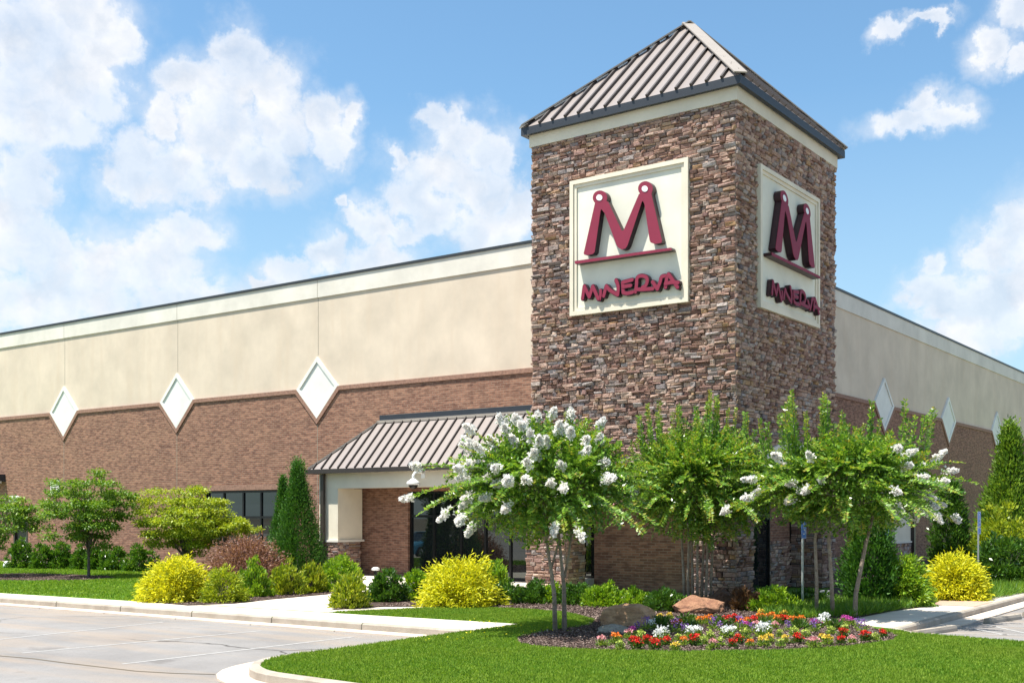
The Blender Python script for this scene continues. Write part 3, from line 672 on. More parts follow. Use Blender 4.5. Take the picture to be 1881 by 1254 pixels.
# jambs of the openings
stones(mb, lambda a, b_, d: (OF[0]+d*.5, a, b_), .02, SPR, lambda z: [(.02, 1.03)]); stones(mb, lambda a, b_, d: (a, OR_[1]-d*.5, b_), .02, SPR, lambda z: [(-1.0, -.02)])
mb.build('stone_wall', M['stone'], tow)
mb = MB(); 
for o, fn in ((OR_, ts),):
    a_, _ = arch(*o, grow=-.02); b2, _ = arch(*o, grow=.26); mb.prism([a_+b2[::-1]], fn, -.1, .12)
mb.build('arch_trim', M['band'], tow)
# infill under the front arch: brick panel beside a narrow glazed strip; glass and stone inside the side arch
MB().box(-5.69, -1.06, 2.0, 2.2, 0, 4.4).build('brick_infill', M['brick'], tow)
glazing('side_light', -6.19, -5.70, .32, 4.3, [], [2.2], lambda a, b_, d: (a, 2.1-d, b_), 0, .07, parent=tow)
MB().box(-6.19, -5.70, 1.7, 2.15, 0, .31).build('sill_block', M['band'], tow)
glazing('side_door', 2.2, 4.62, .03, 3.0, [3.4], [2.3], lambda a, b_, d: (-1.0+d, a, b_), 0, .09, parent=tow)
mb = MB(); mb.box(-1.5, -1.05, 4.66, 6.25, 0, 3.9); mb.box(-1.5, -1.06, 1.1, 4.655, 3.05, 4.4); mb.build('inner_wall', M['brick'], tow)
mb = MB(); stones(mb, lambda a, b_, d: (-1.04+d, a, b_), .02, 1.5, lambda z: [(4.64, 6.2)]); stones(mb, lambda a, b_, d: (a, 4.64-d*.4, b_), .02, 1.5, lambda z: [(-1.5, -1.0)])
mb.build('stone_base', M['stone'], tow)
# fascia, gutter, pyramid roof
o = .09
mb = MB(); mb.prism([[(-W1-o, -o), (o, -o), (o, W2+o), (-W1-o, W2+o)], [(-W1+.2, .2), (-.2, .2), (-.2, W2-.2), (-W1+.2, W2-.2)]], lambda a, b_, d: (a, b_, d), HT, HT+.56); mb.build('fascia', M['cream'], tow)
MB().box(-W1+.21, -.21, .21, W2-.21, HT+.3, HT+.32).build('soffit_deck', M['rib'], tow)
g = .27; A = (-W1-g, -g); B_ = (g, -g); C_ = (g, W2+g); D_ = (-W1-g, W2+g); ez = 13.93; ap = (-W1/2, W2/2, 17.5)
loopo = [A, B_, C_, D_]; loopi = [(A[0]+.13, A[1]+.13), (B_[0]-.13, B_[1]+.13), (C_[0]-.13, C_[1]-.13), (D_[0]+.13, D_[1]-.13)]
MB().prism([loopo, loopi], lambda a, b_, d: (a, b_, d), ez-.23, ez-.005).build('gutter', M['gutter'], tow)
MB().prism([loopi, [(-W1-.1, -.1), (.1, -.1), (.1, W2+.1), (-W1-.1, W2+.1)]], lambda a, b_, d: (a, b_, d), ez-.19, ez-.15).build('soffit', M['gutter'], tow)
e3 = [(p[0], p[1], ez) for p in loopo]; mb = MB()
for i in range(4): mb.poly([e3[i], e3[(i+1) % 4], ap])
mb.poly(e3[::-1]); rt = mb.build('roof', M['roofpan'], tow)
mb = MB(); apv = Vector(ap)
for i in range(4):
    p0, p1 = Vector(e3[i]), Vector(e3[(i+1) % 4]); dv = (p1-p0); L = dv.length; dv /= L; mid = (p0+p1)/2; up = apv-mid; nr = dv.cross(up).normalized(); nr = nr if nr.z > 0 else -nr
    s = .23
    while s < L-.1:
        t = 1-abs(s-L/2)/(L/2); a = p0+dv*s; mb.beam(a+nr*.003, a+up*t*.985+nr*.003, .066, .075, up=nr); s += .455
mb.build('roof_seam', M['rib'], rt)
mb = MB()
for q in e3:
    q = Vector(q); mb.beam(q+Vector((0, 0, .035)), apv+Vector((0, 0, .05)), .36, .035)
mb.build('hip_cap', M['hipcap'], rt)
MB().tube([(ap[0], ap[1], ap[2]-.1), (ap[0], ap[1], ap[2]+.10)], [.2, .05], 4).build('finial_cap', M['hipcap'], rt)

# ---- wall signs
ZK = 3.549
def sgpt(x, y): # traced from the front sign -> metres on its plane
    return PY(1030+x/ZK, 280+y/ZK, -.12)
def ribbon(mb, pts, wd, fn, d0, d1):
    P_ = [Vector(p) for p in pts]; L, Rr = [], []
    for i, p in enumerate(P_):
        d = (P_[min(i+1, len(P_)-1)]-P_[max(i-1, 0)]).normalized(); n = Vector((-d.y, d.x))*wd/2; L.append(p+n); Rr.append(p-n)
    def cap(c, d, s):
        a0 = math.atan2(d.y, d.x); return [c+Vector((math.cos(a0+s+k_*math.pi/5), math.sin(a0+s+k_*math.pi/5)))*wd/2*.96 for k_ in range(1, 5)]
    e = cap(P_[-1], (P_[-1]-P_[-2]).normalized(), -math.pi/2); b2 = cap(P_[0], (P_[0]-P_[1]).normalized(), -math.pi/2)
    loop = Rr+e+L[::-1]+b2
    mb.prism([[(q.x, q.y) for q in loop]], fn, d0, d1)
ZT = 9.405
def tl(x, y): return PY(1055+x/ZT, 490+y/ZT, -.3)
WORD = {'M': [[(125, 545), (155, 325)], [(155, 330), (245, 520)], [(245, 515), (305, 330)], [(305, 330), (400, 550)]], 'I': [[(438, 400), (437, 480), (420, 560)]],
 'N': [[(490, 500), (535, 325)], [(535, 325), (600, 400), (735, 480)], [(735, 480), (745, 340), (705, 225)]],
 'E': [[(820, 260), (828, 440)], [(825, 262), (985, 218)], [(825, 340), (960, 318)], [(830, 440), (900, 455), (995, 432)]],
 'R': [[(1040, 430), (1060, 300), (1065, 200), (1100, 160), (1160, 150), (1225, 175), (1245, 240), (1215, 320), (1160, 350)], [(1060, 385), (1170, 385), (1345, 372)]],
 'V': [[(1335, 255), (1420, 380)], [(1420, 380), (1470, 250), (1490, 170), (1550, 150)]], 'A': [[(1560, 350), (1580, 200), (1610, 120)], [(1610, 120), (1680, 220), (1770, 350)], [(1560, 285), (1680, 262), (1780, 268)]]}
def make_sign(label, box_, fn, loc):
    """a 2D design (metres from the front sign) mapped into box_ on either face"""
    a0, a1, b0, b1 = box_; sx = (a1-a0)/(SGF[1]-SGF[0]); sz = (b1-b0)/(SGF[3]-SGF[2])
    q = lambda p: (a0+(p[0]-SGF[0])*sx, b0+(p[1]-SGF[2])*sz)
    rt_ = thing('wall_sign', label, 'sign', loc)
    o1 = rect(a0, a1, b0, b1); i1 = rect(a0+.12, a1-.12, b0+.12, b1-.12); i2 = rect(a0+.22, a1-.22, b0+.22, b1-.22)
    mb = MB(); mb.prism([o1, i1], fn, .0, .165); mb.prism([rect(a0+.121, a1-.121, b0+.121, b1-.121), i2], fn, .0, .125); mb.build('sign_frame', M['cream'], rt_)
    MB().prism([rect(a0+.221, a1-.221, b0+.221, b1-.221)], fn, .0, .085).build('sign_panel', M['panel'], rt_)
    T = lambda pts: [q(sgpt(x, y)) for x, y in pts]
    def circ(cx, cy, r, a=0, b_=360, n=12): return [(cx+r*math.cos(R(a+(b_-a)*i/n)), cy-r*math.sin(R(a+(b_-a)*i/n))) for i in range(n+1)]
    k3 = ZK/6.965; z3 = lambda x, y: (106.5+x*k3, 142+y*k3)   # second, larger tracing of the big letter
    out = [z3(*p) for p in ((130, 1030), (275, 385))]+[z3(*p) for p in circ(338, 320, 92, 215, -28, 14)]+[z3(*p) for p in ((440, 370), (615, 740), (640, 735), (835, 275))]+[z3(*p) for p in circ(918, 205, 94, 222, -30, 14)]+[z3(*p) for p in ((995, 275), (1130, 870), (1120, 895), (1040, 910), (985, 890), (972, 860), (905, 400), (885, 360), (870, 380), (690, 925), (665, 965), (620, 980), (570, 955), (550, 925), (400, 520), (355, 465), (345, 490), (270, 1010), (250, 1035), (185, 1050), (140, 1045))]
    big = MB().prism([T(out)], fn, .10, .30).build('letter', M['return'], rt_); MB().prism([T(out)], fn, .302, .315).build('letter_face', M['maroon'], big)
    for cx, cy in ((332, 320), (912, 208)): MB().prism([T([z3(*p) for p in circ(cx, cy, 39, 0, 345, 15)])], fn, .319, .327).build('pin_disc', M['white'], big)
    bar = T([z3(*p) for p in ((20, 1128), (1250, 958), (1262, 990), (28, 1165))]); bo = MB().prism([bar], fn, .10, .33).build('underline_bar', M['return'], rt_)
    MB().prism([bar], fn, .332, .345).build('bar_face', M['maroon'], bo)
    for ch, strokes in WORD.items():
        lo, hi = MB(), MB()
        for i, st in enumerate(strokes):
            pts = [q(tl(*p)) for p in st]
            if len(pts) > 2:   # smooth the bends
                P_ = [Vector(p) for p in pts]; sm = []
                for k_ in range(len(P_)-1):
                    p0, p1, p2, p3 = P_[max(k_-1, 0)], P_[k_], P_[k_+1], P_[min(k_+2, len(P_)-1)]
                    for t in (0, .33, .66): sm.append(.5*((2*p1)+(p2-p0)*t+(2*p0-5*p1+4*p2-p3)*t*t+(3*p1-p0-3*p2+p3)*t**3))
                pts = sm+[P_[-1]]
            wd = .115 if ch != 'I' else .10
            ribbon(lo, pts, wd+.02, fn, .10+.004*i, .235+.004*i); ribbon(hi, pts, wd-.015, fn, .24+.004*i, .255+.004*i)
        lt = lo.build('letter', M['return'], rt_); hi.build('letter_face', M['maroon'], lt)
    return rt_
make_sign('square cream sign with big maroon M on the sunlit front of the tower', SGF, tf, (-3.26, 0, SGF[2]))
make_sign('square cream sign with big maroon M on the shaded right face of the tower', SGR, ts, (0, 3.48, SGR[2]))

# ---- small fixtures on the walls
lx, lz = -12.9, 3.62
t = thing('security_camera', 'white dome security camera on a curved arm under the canopy gutter', 'camera', (lx, CY, 3.5))
MB().box(lx-.09, lx+.09, CY-.04, CY-.001, 3.58, 3.86).build('mounting_plate', M['white'], t)
MB().tube([(lx, CY-.03, 3.76), (lx-.02, CY-.22, 3.80), (lx-.04, CY-.42, 3.76), (lx-.05, CY-.5, 3.66), (lx-.05, CY-.5, 3.5)], .05, 10).build('arm', M['white'], t, smooth=True)
MB().tube([(lx-.05, CY-.5, 3.56), (lx-.05, CY-.5, 3.50), (lx-.05, CY-.5, 3.44), (lx-.05, CY-.5, 3.38), (lx-.05, CY-.5, 3.34)], [.06, .14, .22, .24, .22], 16).build('housing', M['white'], t, smooth=True)
MB().tube([(lx-.05, CY-.5, 3.34), (lx-.05, CY-.5, 3.27), (lx-.05, CY-.5, 3.21), (lx-.05, CY-.5, 3.19)], [.17, .15, .09, .02], 16).build('lens_dome', M['black'], t, smooth=True)
t = thing('wall_light', 'dark boxy wall light high on the brick at the far left', 'light', (-43.0, WY-.05, 4.0))
MB().prism([[(0, 0), (.95, .12), (.95, .38), (0, .38)]], lambda a, b_, d: (-43.3+d, WY-.05-a, 4.0+b_), 0, .85).build('housing', M['gutter'], t); MB().box(-43.2, -42.55, WY-.8, WY-.2, 3.93, 4.02).build('lens', M['white'], t)
t = thing('floodlight', 'twin-headed white emergency light above the service door', 'light', (-41.1, WY-.05, 2.8))
MB().tube([(-41.1, WY-.3, 2.66), (-41.1, WY-.3, 3.0)], .03, 6).build('stem', M['black'], t)
for dx in (-.22, .22): MB().tube([(-41.1+dx, WY-.1, 3.12), (-41.1+dx, WY-.3, 3.1), (-41.1+dx, WY-.42, 3.08)], [.08, .17, .17], 12).build('lamp_head', M['white'], t, smooth=True)
t = thing('louvre_vent', 'white slatted vent on the brick behind the small tree', 'vent', (-37.9, WY-.05, 3.4))
MB().prism([rect(-38.25, -37.55, 3.35, 4.0), rect(-38.19, -37.61, 3.41, 3.94)], fy(), .03, .12).build('frame', M['white'], t)
mb = MB()
for i in range(5): mb.box(-38.18, -37.62, WY-.11, WY-.06, 3.43+i*.1, 3.48+i*.1)
mb.build('slats', M['white'], t)
# right-hand portico pillar with stone base and downpipe
PYP = 24.0
t = thing('side_pillar', 'cream pillar on a dark stone base beside a brown downpipe along the right wall', 'pillar', (-3, PYP, 0))
MB().box(WX+.06, -2.9, 22.7, 25.3, 1.1, 3.9).build('shaft', M['cream'], t); MB().box(WX+.06, -2.84, 22.64, 25.36, 1.02, 1.098).build('cap', M['band'], t)
mb = MB(); stones(mb, lambda a, b_, d: (-2.95+d, a, b_), .02, 1.0, lambda z: [(22.75, 25.25)], hmin=.12, hmax=.2); mb.box(WX+.06, -2.96, 22.75, 25.25, 0, 1.0); mb.build('stone_base', M['stone'], t)
MB().box(WX+.06, -2.7, 22.5, 25.5, 3.902, 4.1).build('lintel', M['gutter'], t)
MB().box(-2.9, -2.74, 25.0, 25.2, .0, 3.88).build('downpipe', M['bronze'], t)
#@@PLANTS
# ================================================================== PLANTS
FW = Vector((-SN, CS, 0)); RT = Vector((CS, SN, 0))
def px_place(u, vb, uw, vt, k_=.32):
    t = depth(u, vb); w_ = uw/F*t; p_ = Vector(G(u, vb))+FW*w_*k_; t2 = t+w_*k_
    h_ = (vb-vt)/F*t2; return tuple(Vector((CAM[0], CAM[1], 0))+(FW+RT*((u-940.5)/F))*t2), uw/F*t2, h_
def shrub(name, label, cat, u, vb, uw, vt, mat_, style='leafy', n=2600, L=.07, group=None, k_=.32, **q):
    loc, w_, h_ = px_place(u, vb, uw, vt, k_); return bush(name, label, cat, loc, w_, h_*1.03, mat_, style, n, L, group, **q)

def bez(p0, p1, p2, t): return p0*(1-t)**2+p1*2*t*(1-t)+p2*t*t
def myrtle(label, loc, stems, C0, RA, nsh, npan, leaders=(), seed=1, young=.12, pan_bias=None, fill=5000, pink=0., Ls=.085):
    rg = np.random.default_rng(seed); root = thing('crape_myrtle', label, 'tree', loc, 'crape myrtle trees in the flower bed')
    C0 = np.array(C0); RA = np.array(RA); r3, f3 = np.array(RT), np.array(FW)
    loc3 = lambda a: a[..., 0:1]*r3+a[..., 1:2]*f3+a[..., 2:3]*np.array([0, 0, 1.])   # (right, away, up) -> local
    for st in stems:
        pts = [tuple(loc3(np.array(p[:3], float))) for p in st]; o = MB().tube(pts, [p[3] for p in st], 8).build('trunk', M['bark'], None, (0, 0, 0), smooth=True); o.parent = root
    tops = [np.array(st[-1][:3], float) for st in stems]
    mb = MB(); S, E, Cc = [], [], []
    limbs = []
    for i in range(26):
        d = unit(rg.normal(size=(1, 3))*np.array([1, 1, .7])+np.array([0, 0, .45]))[0]; e = C0+d*RA*.62; b_ = tops[i % len(tops)]; mid = (b_+e)/2+np.array([0, 0, .12]); limbs.append((b_, mid, e))
        mb.tube([tuple(loc3(bez(b_, mid, e, t))) for t in (0, .33, .66, 1)], [.028, .02, .013, .006], 5)
    o = mb.build('branches', M['bark'], None, (0, 0, 0)); o.parent = root
    LP, LD, LN, LY = [], [], [], []; ends = []; twig = MB(); nsp = 34
    leaders = [l for l in leaders for _ in range(3)]
    for i in range(-nsp, nsh+len(leaders)):
        if i < 0:
            a_ = rg.uniform(0, 6.283); d = np.array([math.cos(a_), math.sin(a_), rg.uniform(-.5, .35)]); d /= np.linalg.norm(d)
            s_ = C0+d*RA*.7+np.array([0, 0, .1]); e = C0+d*RA*rg.uniform(1.12, 1.34)+np.array([0, 0, -.12 if d[2] < .1 else .1]); mid = (s_+e)/2+np.array([0, 0, .16])
        elif i < nsh:
            d = unit(rg.normal(size=(1, 3))+np.array([0, 0, .25]))[0]; rr = rg.uniform(.72, 1.05)*(1+.07*math.sin(d[0]*7+seed)*math.cos(d[2]*6+seed*2)); dz_ = d*np.array([1, 1, .95 if d[2] < 0 else 1]); e = C0+dz_*RA*rr
            if d[2] < .1: e = e+np.array([0, 0, .05])
            lim = limbs[int(np.argmin([np.linalg.norm((l[2]-e)) for l in limbs]))]; s_ = bez(*lim, rg.uniform(.45, 1.)); s_ = s_*.6+(C0+d*RA*.35)*.4
            if d[2] < .25: s_[2] = max(s_[2], e[2]+.02)
            ln = np.linalg.norm(e-s_)
            if ln > 1.1: s_ = e+(s_-e)*1.1/ln
            mid = (s_+e)/2+np.array([0, 0, .16 if d[2] < .4 else .05])-d*np.array([1, 1, 0])*(.14 if d[2] > .4 else 0)
        else:
            lx_, ly_, lz0, lz1 = leaders[i-nsh]; lx_ += rg.normal()*.15; ly_ += rg.normal()*.15; lz1 -= abs(rg.normal())*.22*((i-nsh) % 3); lx_ *= 1.04; e = np.array([lx_, ly_, lz1]); s_ = np.array([lx_*.82, ly_*.8, lz0]); mid = (s_+e)/2+np.array([lx_*.04, 0, 0]); d = np.array([0, 0, 1.])
        ln = np.linalg.norm(e-s_); m_ = max(8, int(ln/.028)); t = np.linspace(.08, 1, m_)[:, None]
        if i % 2 == 0 or i >= nsh: twig.tube([tuple(loc3(bez(s_, mid, e, q))) for q in (0, .4, .75, 1)], [.008, .006, .004, .002], 3, cap=False)
        P_ = s_*(1-t)**2+mid*2*t*(1-t)+e*t*t; T_ = unit((mid-s_)*(1-t)+(e-mid)*t)
        B_ = unit(np.cross(T_, np.array([0, 0, 1.])+rg.normal(size=3)*.35))
        if i >= nsh or d[2] > .75:
            a_ = np.arange(m_)*1.57; B2 = np.cross(T_, B_); Bq = B_*np.cos(a_)[:, None]+B2*np.sin(a_)[:, None]
        else: Bq = B_
        for sg in (1, -1):
            LP.append(P_); LD.append(unit(Bq*sg*.95+T_*.42+rg.normal(size=(m_, 3))*.20+np.array([0, 0, .08]))); LN.append(np.cross(T_, Bq)+rg.normal(size=(m_, 3))*.2)
            yy = (t[:, 0] > .72) & (rg.random(m_) < (.75 if rg.random() < young*3 else young)); LY.append(yy)
        ends.append((e, d, T_[-1]))
    LP.append(C0+unit(rg.normal(size=(fill, 3)))*(rg.random((fill, 1))**.5)*RA*.86); LD.append(unit(rg.normal(size=(fill, 3)))); LN.append(rg.normal(size=(fill, 3))); LY.append(np.zeros(fill, bool))
    P_, D_, N_, Y_ = map(np.concatenate, (LP, LD, LN, LY)); n = len(P_)
    sz = Ls*(.65+.6*rg.random(n))*np.where(Y_, .75, 1)
    put('foliage', leaf_mesh('foliage', loc3(P_), loc3(D_), sz, sz*.46, [M['lf_myrtle'], M['lf_myrtle_young']], .08, nhint=loc3(N_), mi=Y_.astype(int)), root)
    o = twig.build('twigs', M['barkd'], None, (0, 0, 0)); o.parent = root
    # flower heads: crinkled petals crowded round the last part of a shoot
    cand = [e for e in ends if e[1][1] < .45]; rg.shuffle(cand)
    if pan_bias: cand.sort(key=lambda e: -pan_bias(e)-rg.random()*1.0)
    done = []
    for e, d, T_ in cand:
        if len(done) >= npan: break
        if any(np.linalg.norm(e-q) < .23 for q in done): continue
        done.append(e); m_ = 170; ln = rg.uniform(.12, .26); ax = unit((T_+np.array([0, 0, .35 if d[2] > -.1 else -.1]))[None])[0]
        t = rg.random(m_)**.8; lob = np.stack([np.cos(np.floor(t*4)*2.1+rg.random()*3), np.sin(np.floor(t*4)*2.4), np.zeros(m_)], 1)*.0*(1-t)[:, None]
        c_ = e+ax*(t[:, None]*ln-.05)+unit(rg.normal(size=(m_, 3)))*(rg.random((m_, 1))**.45)*(.10*(1-t[:, None]*.72))+lob
        me = leaf_mesh('flower_head', loc3(c_), loc3(unit(c_-e+rg.normal(size=(m_, 3))*.08)), .055*(.6+.8*rg.random(m_)), .055, M['petal_pink'] if rg.random() < pink else M['petal'], .3)
        put('flower_head', me, root)
    return root
def lp(u, v, t, base):   # photo pixel at distance t -> (right, away, up) about a base
    q = Vector((CAM[0], CAM[1], 0))+(FW+RT*((u-940.5)/F))*t-Vector(base); return (q.dot(RT), q.dot(FW), CAM[2]+(V0-v)/F*t)
b1 = G(1028, 1160); t1 = depth(1028, 1160); S1 = lambda *a: [(*lp(u, v, t1+o_, b1), r_) for u, v, o_, r_ in a]
myrtle('crape myrtle with twin slim trunks and many white flower heads, in front of the canopy', b1,
       [S1((1020, 1164, 0, .052), (1018, 1090, 0, .042), (1012, 1045, 0, .034), (1003, 990, -.1, .026)), S1((1012, 1045, .02, .026), (1025, 1000, .1, .022), (1028, 950, .1, .02)),
        S1((1037, 1164, .12, .055), (1036, 1080, .12, .042), (1030, 1020, .12, .032), (1024, 960, .1, .026)), S1((1037, 1060, .12, .028), (1046, 1010, .2, .024), (1052, 950, .25, .02))],
       lp(1000, 892, t1, b1), (2.05, 1.8, 1.38), 470, 62, leaders=[(*lp(1040, 0, t1, b1)[:2], 3.2, 4.35), (*lp(1050, 0, t1, b1)[:2], 3.2, 4.15), (*lp(880, 0, t1, b1)[:2], 3.0, 3.9), (*lp(1108, 0, t1-.3, b1)[:2], 2.9, 3.8)],
       seed=3, pan_bias=lambda e: e[1][2]*.25-e[1][0]*.3-e[1][1]*.4, fill=9000, Ls=.098)
b2 = G(1282, 1112); t2 = depth(1282, 1112); S2 = lambda *a: [(*lp(u, v, t2+o_, b2), r_) for u, v, o_, r_ in a]
myrtle('bushy crape myrtle with a sheaf of thin trunks and few blooms, behind the rust-coloured boulder', b2,
       [S2((u0, 1114, q, .042), (u0+(u0-1280)*.1, 1060, q, .036), (u1, 985, q*1.4, .028), (u1+(u1-1280)*.5, 930, q*2, .02)) for u0, u1, q in ((1258, 1252, 0), (1265, 1266, -.15), (1273, 1270, .1), (1281, 1281, -.1), (1289, 1293, .15), (1296, 1301, -.05), (1304, 1310, .1))],
       lp(1288, 895, t2, b2), (2.25, 1.95, 1.66), 620, 9, leaders=[(*lp(u, 0, t2-.2, b2)[:2], 3.4, CAM[2]+.12+(V0-v)/F*t2) for u, v in ((1195, 752), (1215, 765), (1250, 750), (1300, 728), (1325, 745), (1168, 780), (1368, 770), (1345, 760), (1275, 757), (1390, 800), (1303, 735), (1240, 762))],
       seed=5, young=.2, pink=.3, fill=12000, Ls=.1, pan_bias=lambda e: -e[1][0]*1.5-abs(e[1][2]))
b3 = G(1532, 1133); t3 = depth(1532, 1133); S3 = lambda *a: [(*lp(u, v, t3+o_, b3), r_) for u, v, o_, r_ in a]
myrtle('spreading crape myrtle with three leaning trunks and long feathery sprays, beside the walk', b3,
       [S3((1570, 1140, -.1, .062), (1572, 1090, -.1, .052), (1590, 1000, -.1, .044), (1608, 930, -.1, .03)), S3((1530, 1133, 0, .055), (1527, 1060, 0, .046), (1522, 990, 0, .038), (1530, 920, .1, .026)),
        S3((1500, 1124, .2, .05), (1500, 1060, .2, .042), (1497, 990, .2, .034), (1508, 920, .2, .024))],
       lp(1560, 893, t3, b3), (2.15, 1.85, 1.36), 450, 34, leaders=[(*lp(u, 0, t3-.2, b3)[:2], 2.9, CAM[2]+.12+(V0-v)/F*t3) for u, v in ((1452, 732), (1482, 755), (1522, 735), (1412, 782), (1602, 750), (1690, 745), (1680, 760), (1460, 738), (1505, 745))],
       seed=9, young=.16, fill=6500, Ls=.108, pan_bias=lambda e: abs(e[1][0])*.8-e[1][1]*.6)

def leafy_tree(name, label, loc, w_, h_, z0, mat_, n=8000, L=.10, tr=.07, group=None, K=150, layers=0., multi=1, lean=(0, 0)):
    root = thing(name, label, 'tree', loc, group); hz = (h_-z0)/2; c0 = np.array([lean[0], lean[1], z0+hz])
    d = sph(K); d[:, 2] = d[:, 2]*.9+.1; rr = npr.random(K)**.33*(1+.16*np.sin(d[:, 0]*4+d[:, 1]*5)+npr.normal(size=K)*.06)
    cen = c0+d*rr[:, None]*np.array([w_/2, w_/2, hz])*.97
    if layers: cen[:, 2] = cen[:, 2]*(1-.6)+np.round(cen[:, 2]/layers)*layers*.6
    per = n//K; ci = np.repeat(np.arange(K), per); N = len(ci); off = unit(npr.normal(size=(N, 3)))*npr.random((N, 1))**.5*np.array([1, 1, .5])*w_*.085
    P_ = cen[ci]+off; D = unit(off+npr.normal(size=(N, 3))*.05*w_+d[ci]*.10)
    put('crown', leaf_mesh('crown', P_, D, L*(.6+.8*npr.random(N)), L*.55, mat_, .1, nhint=np.tile([0, 0, 1.], (N, 1))), root)
    mb = MB()
    for q in range(multi):
        a = q*2.4; ox, oy = (.12*math.cos(a), .12*math.sin(a)) if multi > 1 else (0, 0)
        mb.tube([(ox*.6, oy*.6, -.03), (ox, oy, z0*.6), (ox*1.6, oy*1.6, z0+hz*.4), (ox*2+lean[0]*.6, oy*2+lean[1]*.6, z0+hz*1.1)], [tr, tr*.8, tr*.6, tr*.25], 8)
    for i in range(0, K, 5):
        mb.tube([(0, 0, max(z0*.8, .15)+rnd.random()*hz*.6), tuple(cen[i]*np.array([.5, .5, 1])-np.array([0, 0, .12])), tuple(cen[i])], [tr*.32, tr*.2, .006], 5)
    o = mb.build('trunk', M['barkd'], None, (0, 0, 0)); o.parent = root; return root
loc, w_, h_ = px_place(163, 1060, 172, 862, 0)
st = leafy_tree('small_tree', 'small bushy green tree on a single trunk in the mulch ring of the left lawn', loc, w_*1.0, h_, .85, M['lf_tree'], 14000, .115, .06, 'small trees on the left lawn', 185, .38)
loc, w_, h_ = px_place(-12, 1058, 175, 905, 0)
st2 = leafy_tree('small_tree', 'small green tree cut by the left edge of the photo', loc, w_, h_, .9, M['lf_tree'], 8500, .115, .06, 'small trees on the left lawn', 120, .36)
loc, w_, h_ = px_place(342, 1056, 190, 893, 0)
leafy_tree('green_maple', 'wide yellow-green maple with low spreading branches before the window', loc, w_*.98, h_, .55, M['lf_maple'], 24000, .105, .06, None, 270, .4, 3)
leafy_tree('green_maple', 'small yellow-green maple right of the wide one, below the window frame', tuple(Vector(G(415, 1056))), 2.5, 2.15, 1.45, M['lf_maple'], 4000, .10, .03, None, 50, 0, 1, (.2, 0))
shrub('laceleaf_maple', 'low weeping dome of purple-brown laceleaf maple beside the cypresses', 'tree', 450, 1072, 150, 984, M['lf_redmaple'], 'thread', 17000, .12, k_=.25)
loc, w_, h_ = px_place(547, 1066, 102, 848, 0); cone_tree('cypress', 'taller of two dark green pointed cypresses left of the canopy', 'tree', loc, w_, h_, M['lf_cypress'], 26000, .09, group='cypresses by the entrance', pw=1.15)
loc, w_, h_ = px_place(520, 1064, 62, 876, 0); cone_tree('cypress', 'slimmer shorter dark green cypress, left one of the close pair', 'tree', loc, w_, h_, M['lf_cypress'], 14000, .09, group='cypresses by the entrance', pw=1.1)
# laurels along the left wall
for (u, vb, uw, vt, lab) in ((40, 1044, 44, 990, 'dark laurel shrub at the left end of the row, under the edge tree'), (80, 1045, 38, 996, 'second dark laurel shrub from the left end of the wall row'), (112, 1045, 38, 994, 'third dark laurel shrub from the left end of the wall row'),
                             (150, 1046, 34, 1004, 'dark laurel shrub right behind the small tree trunk'), (178, 1047, 34, 1006, 'dark laurel shrub just right of the small tree trunk'), (210, 1048, 42, 1003, 'dark glossy laurel shrub between tree trunk and row end'), (257, 1050, 56, 1004, 'widest dark laurel shrub, at the right end of the wall row')):
    shrub('laurel_shrub', lab, 'shrub', u, vb, uw, vt, M['lf_laurel'], 'leafy', 2200, .13, 'laurel shrubs along the left wall')
# bed left of the path
shrub('gold_cypress', 'big bright yellow threadleaf mound at the left end of the kerb bed', 'shrub', 324, 1106, 120, 1022, M['lf_gold'], 'thread', 14000, .13, 'golden threadleaf mounds')
G1 = 'lime shrubs in the bed left of the path'
shrub('lime_shrub', 'yellow-green shrub touching the big golden mound on its right', 'shrub', 411, 1107, 74, 1040, M['lf_goldmix'], 'thread', 5200, .11, G1)
shrub('lime_shrub', 'round lime shrub in front of the purple laceleaf maple', 'shrub', 467, 1097, 64, 1029, M['lf_lime'], 'spray', 4200, .10, G1)
shrub('lime_shrub', 'olive-tinged shrub below the slimmer cypress', 'shrub', 527, 1093, 62, 1033, M['lf_olive'], 'spray', 4200, .10, G1)
shrub('lime_shrub', 'upright lime shrub below the taller cypress', 'shrub', 574, 1089, 50, 1028, M['lf_olive'], 'spray', 3800, .10, G1)
shrub('lime_shrub', 'deep green shrub against the stone base of the canopy pillar', 'shrub', 624, 1086, 78, 1020, M['lf_lime'], 'leafy', 3800, .10, G1)
